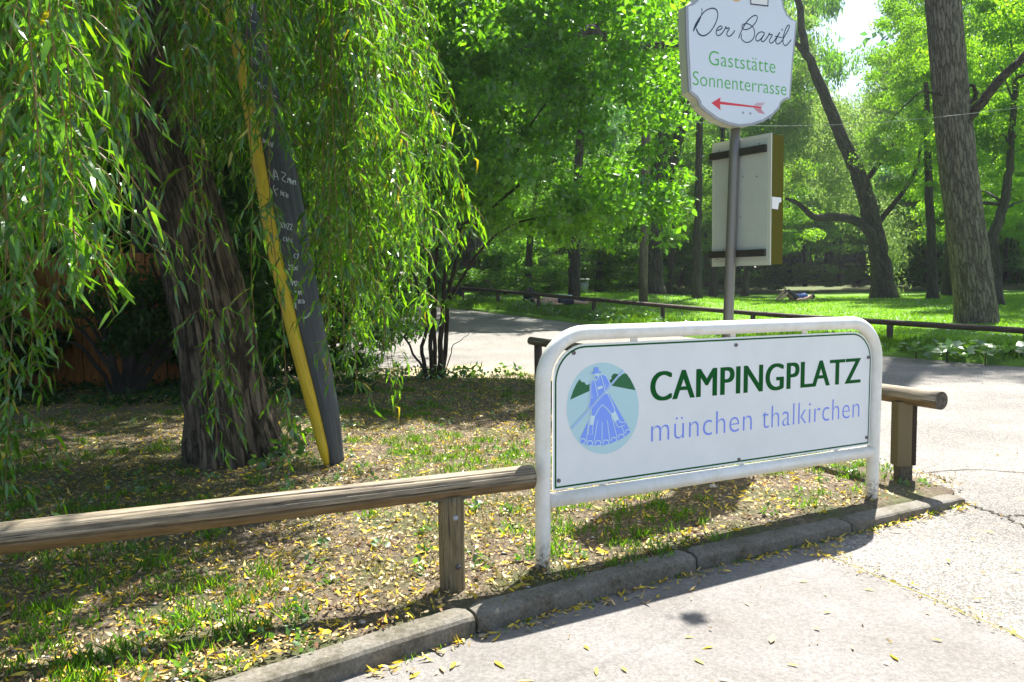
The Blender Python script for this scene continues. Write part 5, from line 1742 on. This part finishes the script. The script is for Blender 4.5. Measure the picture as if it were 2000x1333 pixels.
# dark rucksack on the lawn
q = D(1035, 578, 24.5); gq = gz(q.x, q.y) + .05
rk = thing('rucksack', 'black rucksack standing on the grass behind the far rail', 'bag', (q.x, q.y, gq))
tube('bag', [Vector((q.x, q.y, gq + z)) for z in (0, .06, .2, .36, .45)], [.2, .24, .22, .16, .06], M['black'], rk, 14, log_disp(3, .2))
tube('strap', smooth_path([(q.x - .14, q.y - .16, gq + .1), (q.x - .17, q.y - .27, gq + .22), (q.x - .1, q.y - .17, gq + .36)], 4), .018, M['black'], rk, 6)

# ================================================================== GROUND COVER
def in_frame(x, y, z=0.05, mx=120):
    a, b_, c = project(np.array([[x, y, z]]))
    return c[0] > .3 and -mx < a[0] < 2000 + mx and b_[0] < 1333 + mx
def kerb_d(x, y):
    if x > -.133:
        return (x + .133) * kn.x + (y - 2.679) * kn.y
    return (x + .133) * -.583 + (y - 2.679) * .812
def bed_pts(n, seed, near=1.6, ymax=9.8):
    """random spots on the verge, denser near the camera"""
    r_ = np.random.RandomState(seed)
    out = []
    X = r_.uniform(-7.5, 2.6, n * 6)
    Y = 2.2 + (ymax - 2.2) * r_.rand(n * 6) ** near
    for x, y in zip(X, Y):
        if kerb_d(x, y) < .105: continue
        # right border of the verge
        if x > .42 + (9.4 - y) * .452 - .02: continue
        px_ = 1000 + F * x / y
        if px_ < -150 or px_ > 2100: continue
        out.append((x, y, bed_z(x, y)))
        if len(out) >= n: break
    return np.array(out)
def patch(x, y, f=1.1, s=0): return mn.noise(Vector((x * f, y * f, 9 + s)))
# fallen leaves on the verge
def litter(name, P, m, lmin, lmax, wr_, label, cat='leaves', zoff=.004, tilt_=.45):
    n = len(P)
    X = rs.randn(n, 3); X[:, 2] *= .14
    Nn = rs.randn(n, 3) * tilt_; Nn[:, 2] += 1
    L = rs.uniform(lmin, lmax, n)
    P = P.copy(); P[:, 2] += zoff + .006 * rs.rand(n)
    V, Fc, rv = leaf_cloud_long(P, X, Nn, L, L * wr_ * rs.uniform(.7, 1.2, n), rs.uniform(-1.6, 1.0, n))
    return tag(obj_np(name, V, Fc, M[m], None, rndv=rv), label, cat, kind='stuff')
def sel(P, thr, f=1.3, s=0, inv=False):
    return np.array([p for p in P if (patch(p[0], p[1], f, s) > thr) != inv or rnd.random() < .25])
litter('fallen_leaves', bed_pts(9500, 1), 'litter_yellow', .018, .05, .3, 'narrow yellow willow leaves scattered over the verge')
litter('fallen_leaves', bed_pts(26000, 2, 1.4), 'litter_tan', .010, .034, .34, 'dry tan willow leaves covering the soil of the verge')
litter('fallen_leaves', bed_pts(8000, 3), 'litter_brown', .012, .035, .45, 'crumpled brown leaves among the litter of the verge')
litter('fallen_leaves', bed_pts(26000, 22, 1.3), 'litter_tan', .006, .018, .55, 'fine crumbs of dry leaf over the soil of the verge')
litter('fallen_leaves', bed_pts(7000, 23, 1.3), 'litter_brown', .006, .02, .6, 'fine dark crumbs of old leaf over the soil of the verge')
# grass blades on the verge in tufts
def blades(name, P, m, hmin, hmax, wd, label, lean_=.5, cat='grass'):
    n = len(P)
    X = rs.randn(n, 3) * lean_; X[:, 2] = 1
    Nn = rs.randn(n, 3); Nn[:, 2] = 0
    L = rs.uniform(hmin, hmax, n)
    V, Fc, rv = leaf_cloud_quad(P, X, Nn, L, np.full(n, wd) * rs.uniform(.7, 1.3, n))
    return tag(obj_np(name, V, Fc, M[m], None, rndv=rv), label, cat, kind='stuff')
P0 = bed_pts(2400, 5, 1.5)
P0 = np.array([p for p in P0 if patch(p[0], p[1], .9) > .10 or rnd.random() < .06])
tuft = np.repeat(P0, 22, axis=0)
tuft[:, :2] += rs.randn(len(tuft), 2) * .028
blades('grass', tuft, 'grass_blade', .02, .065, .0045, 'short green grass tufts on the leafy verge')
P0 = bed_pts(1600, 6, 1.5)
P0 = np.array([p for p in P0 if patch(p[0], p[1], 1.1, 4) > .0 or rnd.random() < .1])
tuft = np.repeat(P0, 16, axis=0)
tuft[:, :2] += rs.randn(len(tuft), 2) * .04
blades('dry_grass', tuft, 'grass_dry', .015, .05, .004, 'dry straw-coloured grass on the verge', .9)
P0 = bed_pts(480, 8, 1.4)
P0 = np.array([p for p in P0 if patch(p[0], p[1], .8, 2) > -.1])
plants('weeds', 'small broad-leaved weeds scattered over the verge', 'weeds', P0 + np.array([0, 0, .012]), np.full(len(P0), .045), 14, .028, .65, 'leaf_ivy', -.1, 'stuff')
# pebbles
C = bed_pts(900, 12, 1.5)
Vv, Ff = [], []
ico = [(0, 0, 1), (.9, 0, .3), (.28, .85, .3), (-.72, .53, .3), (-.72, -.53, .3), (.28, -.85, .3), (0, 0, -.6)]
icf = [(0, 1, 2), (0, 2, 3), (0, 3, 4), (0, 4, 5), (0, 5, 1), (6, 2, 1), (6, 3, 2), (6, 4, 3), (6, 5, 4), (6, 1, 5)]
for c in C:
    s = rnd.uniform(.004, .013)
    o_ = len(Vv)
    ang = rnd.uniform(0, 6)
    for a, b_, d in ico:
        Vv.append((c[0] + s * (a * math.cos(ang) - b_ * math.sin(ang)) * 1.3, c[1] + s * (a * math.sin(ang) + b_ * math.cos(ang)), c[2] + s * d * .7))
    Ff += [tuple(i + o_ for i in f) for f in icf]
tag(obj_np('pebbles', Vv, Ff, M['stone'], None, smooth=True), 'small pale pebbles lying in the soil of the verge', 'pebbles', kind='stuff')
# three larger stones
def stone(x, y, r, label):
    p = G(x, y, .07)
    p.z = bed_z(p.x, p.y)
    V, Q, uv = tube_arrays([p + Vector((0, 0, z * r)) for z in (-.3, 0, .35, .6)], [r * .8, r, r * .85, r * .4], 14, True, lambda a, L: .25 * mn.noise(Vector((math.cos(a) * 1.5 + x, math.sin(a) * 1.5, L * 40))))
    tag(obj_np('stone', V, Q, M['stone'], None, smooth=True), label, 'stone')
stone(557, 1160, .019, 'grey stone on the verge left of the nearest post')
stone(282, 1280, .014, 'pale rounded stone near the lower left corner')
stone(868, 886, .022, 'pale stone on the grass above the log rail')
stone(1392, 957, .022, 'grey stone under the lower bar of the camp site sign')
# litter and moss against the kerb and on the asphalt
def strip_pts(n, a, b_, spread, seed, zf):
    r_ = np.random.RandomState(seed)
    out = []
    for _ in range(n):
        t = r_.rand()
        p = poly_at(KERB[2:], t)
        q = p - kn * abs(r_.randn()) * spread
        out.append((q.x, q.y, zf))
    return np.array(out)
litter('fallen_leaves', strip_pts(230, 0, 0, .03, 1, .007), 'litter_yellow', .025, .05, .22, 'narrow yellow leaves gathered along the foot of the kerb')
litter('fallen_leaves', strip_pts(200, 0, 0, .04, 2, .007), 'litter_tan', .02, .045, .25, 'pale dry leaves gathered along the foot of the kerb')
P1 = []
for _ in range(420):
    t = rnd.random() ** 1.6
    s = poly_at([(q.x, q.y) for q in ([Vector((1.38, 3.5, 0))] + seam[:4])], t)
    P1.append((s.x + .02 + rnd.gauss(0, .012 + .05 * (1 - t)), s.y + rnd.gauss(0, .03), .008))
litter('fallen_leaves', np.array(P1[:70]), 'litter_yellow', .015, .035, .25, 'yellow leaf bits lying along the joint of the two asphalts')
litter('fallen_leaves', np.array(P1[210:]), 'litter_tan', .008, .02, .4, 'dry leaf crumbs lying along the joint of the two asphalts')
# weeds in the kerb gutter
P0 = strip_pts(60, 0, 0, .012, 4, .004)
tuft = np.repeat(P0, 7, axis=0); tuft[:, :2] += rs.randn(len(tuft), 2) * .012
blades('gutter_weeds', tuft, 'grass_blade', .01, .03, .004, 'tiny weeds growing at the foot of the kerb', .8, 'weeds')
# many small crumbs over the coarse road
P1 = []
for _ in range(800):
    x, y = rnd.uniform(-1, 7), 2.2 + 9 * rnd.random() ** 1.3
    d = (x + .133) * kn.x + (y - 2.679) * kn.y
    if d > -.05 and x < .55 + (9.4 - y) * .452: continue
    P1.append((x, y, .005))
litter('fallen_leaves', np.array(P1), 'litter_tan', .01, .025, .5, 'scattered dry leaf crumbs on the road surface')
# single fallen leaves that show on the pavement
spots = [(1505, 1256, .06), (1140, 1260, .03), (1165, 1303, .04), (1025, 1212, .03), (1360, 1150, .03), (1590, 1085, .03), (1623, 1194, .03), (1688, 1150, .03), (1755, 1290, .045), (1842, 1252, .03), (1735, 1122, .035), (1850, 1092, .035), (1893, 1052, .03), (1942, 1040, .035), (1900, 1170, .03), (1455, 1176, .025), (1394, 1262, .035), (1336, 1243, .028), (1355, 1285, .04), (965, 1290, .05), (1010, 1330, .045), (1150, 1175, .03), (1283, 1168, .03), (1560, 1300, .03), (890, 1292, .045), (860, 1300, .04), (800, 1325, .05), (1985, 1230, .04), (1995, 1115, .03), (1560, 1135, .03), (1665, 1262, .025), (1430, 1330, .035), (1225, 1312, .03)]
for i, (x, y, L) in enumerate(spots):
    p = G(x, y, .012)
    o = link('fallen_leaf', leaf_me[i % 3] if i % 3 == 9 else None or leaf_me[0].copy(), None)
    o.data.materials.clear()
    o.data.materials.append(M['litter_yellow'] if i % 5 else M['litter_tan'])
    o.location = p
    o.rotation_euler = (rnd.uniform(-.2, .2), rnd.uniform(-.1, .1), rnd.uniform(0, 6.28))
    o.scale = (L * 1.25, L * .34, L * .25)
    tag(o, 'single narrow yellow or tan willow leaf lying on the pale asphalt before the kerb', 'leaf', 'single leaves on the asphalt')

# ---- far verge: grass, white flowers and broad leaved plants
P1 = []
vr = np.random.RandomState(31)
while len(P1) < 5200:
    t = vr.rand()
    p = poly_at(EDGE[2:8], t)
    q = p + Vector((vr.uniform(0, 1) * 1.6 * .8, vr.uniform(0, 1) * 1.6, 0)) + Vector((vr.randn() * .08, vr.randn() * .08, 0))
    P1.append((q.x, q.y, gz(q.x, q.y) + .05))
P1 = np.array(P1)
tuft = np.repeat(P1, 9, axis=0); tuft[:, :2] += vr.randn(len(tuft), 2) * .06
blades('grass', tuft, 'grass_blade', .06, .20, .012, 'tall green grass along the far side of the road', .4)
C = []
for _ in range(330):
    t = vr.rand()
    p = poly_at(EDGE[4:8], t)
    q = p + Vector((.5, .75, 0)) * vr.uniform(.3, 1.8)
    if mn.noise(Vector((q.x * .9, q.y * .9, 0))) < -.02: continue
    C.append((q.x, q.y, gz(q.x, q.y) + .14))
plants('roadside_plants', 'bushy green weeds under the far log rail', 'plants', C, np.full(len(C), .22), 40, .09, .55, 'leaf_ivy', -.2, 'stuff')
for i, (x, y, Y) in enumerate(((1790, 668, 11.6), (1830, 660, 11.9), (1865, 668, 11.3), (1905, 660, 11.4), (1940, 668, 11.0), (1975, 662, 11.1), (2020, 670, 10.8), (1850, 680, 11.0), (1925, 685, 10.6))):
    c = D(x, y, Y)
    c.z = gz(c.x, c.y) + .12
    root = thing('butterbur_plant', 'broad-leaved low plant under the far rail near the pine', 'plant', c, 'broad-leaved plants near the pine')
    n = 26
    Pp = np.array(c) + rs.randn(n, 3) * np.array([.22, .14, .05])
    Pp[:, 2] = c.z + .10 * rs.rand(n)
    X = rs.randn(n, 3); X[:, 2] *= .3
    Nn = rs.randn(n, 3) * .35; Nn[:, 2] += 1
    L = rs.uniform(.10, .19, n)
    V, Fc, rv = leaf_cloud_quad(Pp, X, Nn, L, L * .95)
    obj_np('leaves', V, Fc, M['leaf_ivy'], root, rndv=rv)
    obj_np('stalks', *(lambda t_: (t_[0], t_[1]))(tube_arrays([Vector((c.x, c.y, c.z - .15)), Vector((c.x, c.y, c.z + .05))], [.01, .008], 5)), M['stem_bark'], root)
# lawn blades + daisies
P1 = []
while len(P1) < 15000:
    Y = 12 + 22 * vr.rand() ** 1.2
    xpx = vr.uniform(880, 2080)
    X = (xpx - 1000) / F * Y
    # must lie beyond the road edge
    xe = np.interp(Y, [7.8, 10, 12.3, 17.2, 24.2, 32], [9.5, 7.0, 5.6, 2.4, -2.6, -9])
    if X < xe + .6: continue
    P1.append((X, Y, gz(X, Y) + .06))
P1 = np.array(P1)
tuft = np.repeat(P1, 4, axis=0); tuft[:, :2] += vr.randn(len(tuft), 2) * .08
blades('lawn_grass', tuft, 'grass_lawn', .03, .08, .02, 'short bright lawn grass beyond the far rail', .7)
P2 = np.array([p for p in P1 if mn.noise(Vector((p[0] * .5, p[1] * .25, 2))) > .12][:1300])
P2[:, 2] += .05
n = len(P2)
X = rs.randn(n, 3); X[:, 2] = 0
Nn = rs.randn(n, 3) * .3; Nn[:, 2] += .6; Nn[:, 1] -= .6
V, Fc, rv = leaf_cloud_quad(P2, X, Nn, np.full(n, .035), np.full(n, .035))
tag(obj_np('daisies', V, Fc, M['petal'], None, rndv=rv), 'white daisies dotted over the sunny lawn', 'flowers', kind='stuff')
# undergrowth at the far left woodland floor
C = [(vr.uniform(-6.5, -1.6), vr.uniform(7.6, 9.8), .06) for _ in range(240)]
C = [c for c in C if c[1] > 8.0 or c[0] < -3]
plants('undergrowth', 'dark low undergrowth in front of the plank fence', 'plants', C, np.full(len(C), .14), 26, .06, .6, 'leaf_dark', -.2, 'stuff')

# ================================================================== THE AIR
hz = bpy.data.materials.new('haze')
hz.use_nodes = True
hz.node_tree.nodes.remove(hz.node_tree.nodes['Principled BSDF'])
pv_ = hz.node_tree.nodes.new('ShaderNodeVolumePrincipled')
pv_.inputs['Color'].default_value = (.86, .93, 1, 1)
pv_.inputs['Density'].default_value = .0006
pv_.inputs['Anisotropy'].default_value = .3
hz.node_tree.links.new(pv_.outputs[0], hz.node_tree.nodes['Material Output'].inputs['Volume'])
o = box('haze', (10, 140, 12.5), Vector((1, 0, 0)), Vector((0, 1, 0)), ZV, 920, 960, 31, None)
o.data.materials.append(hz)
o['kind'] = 'stuff'
o['label'] = 'thin pale summer haze filling the air'
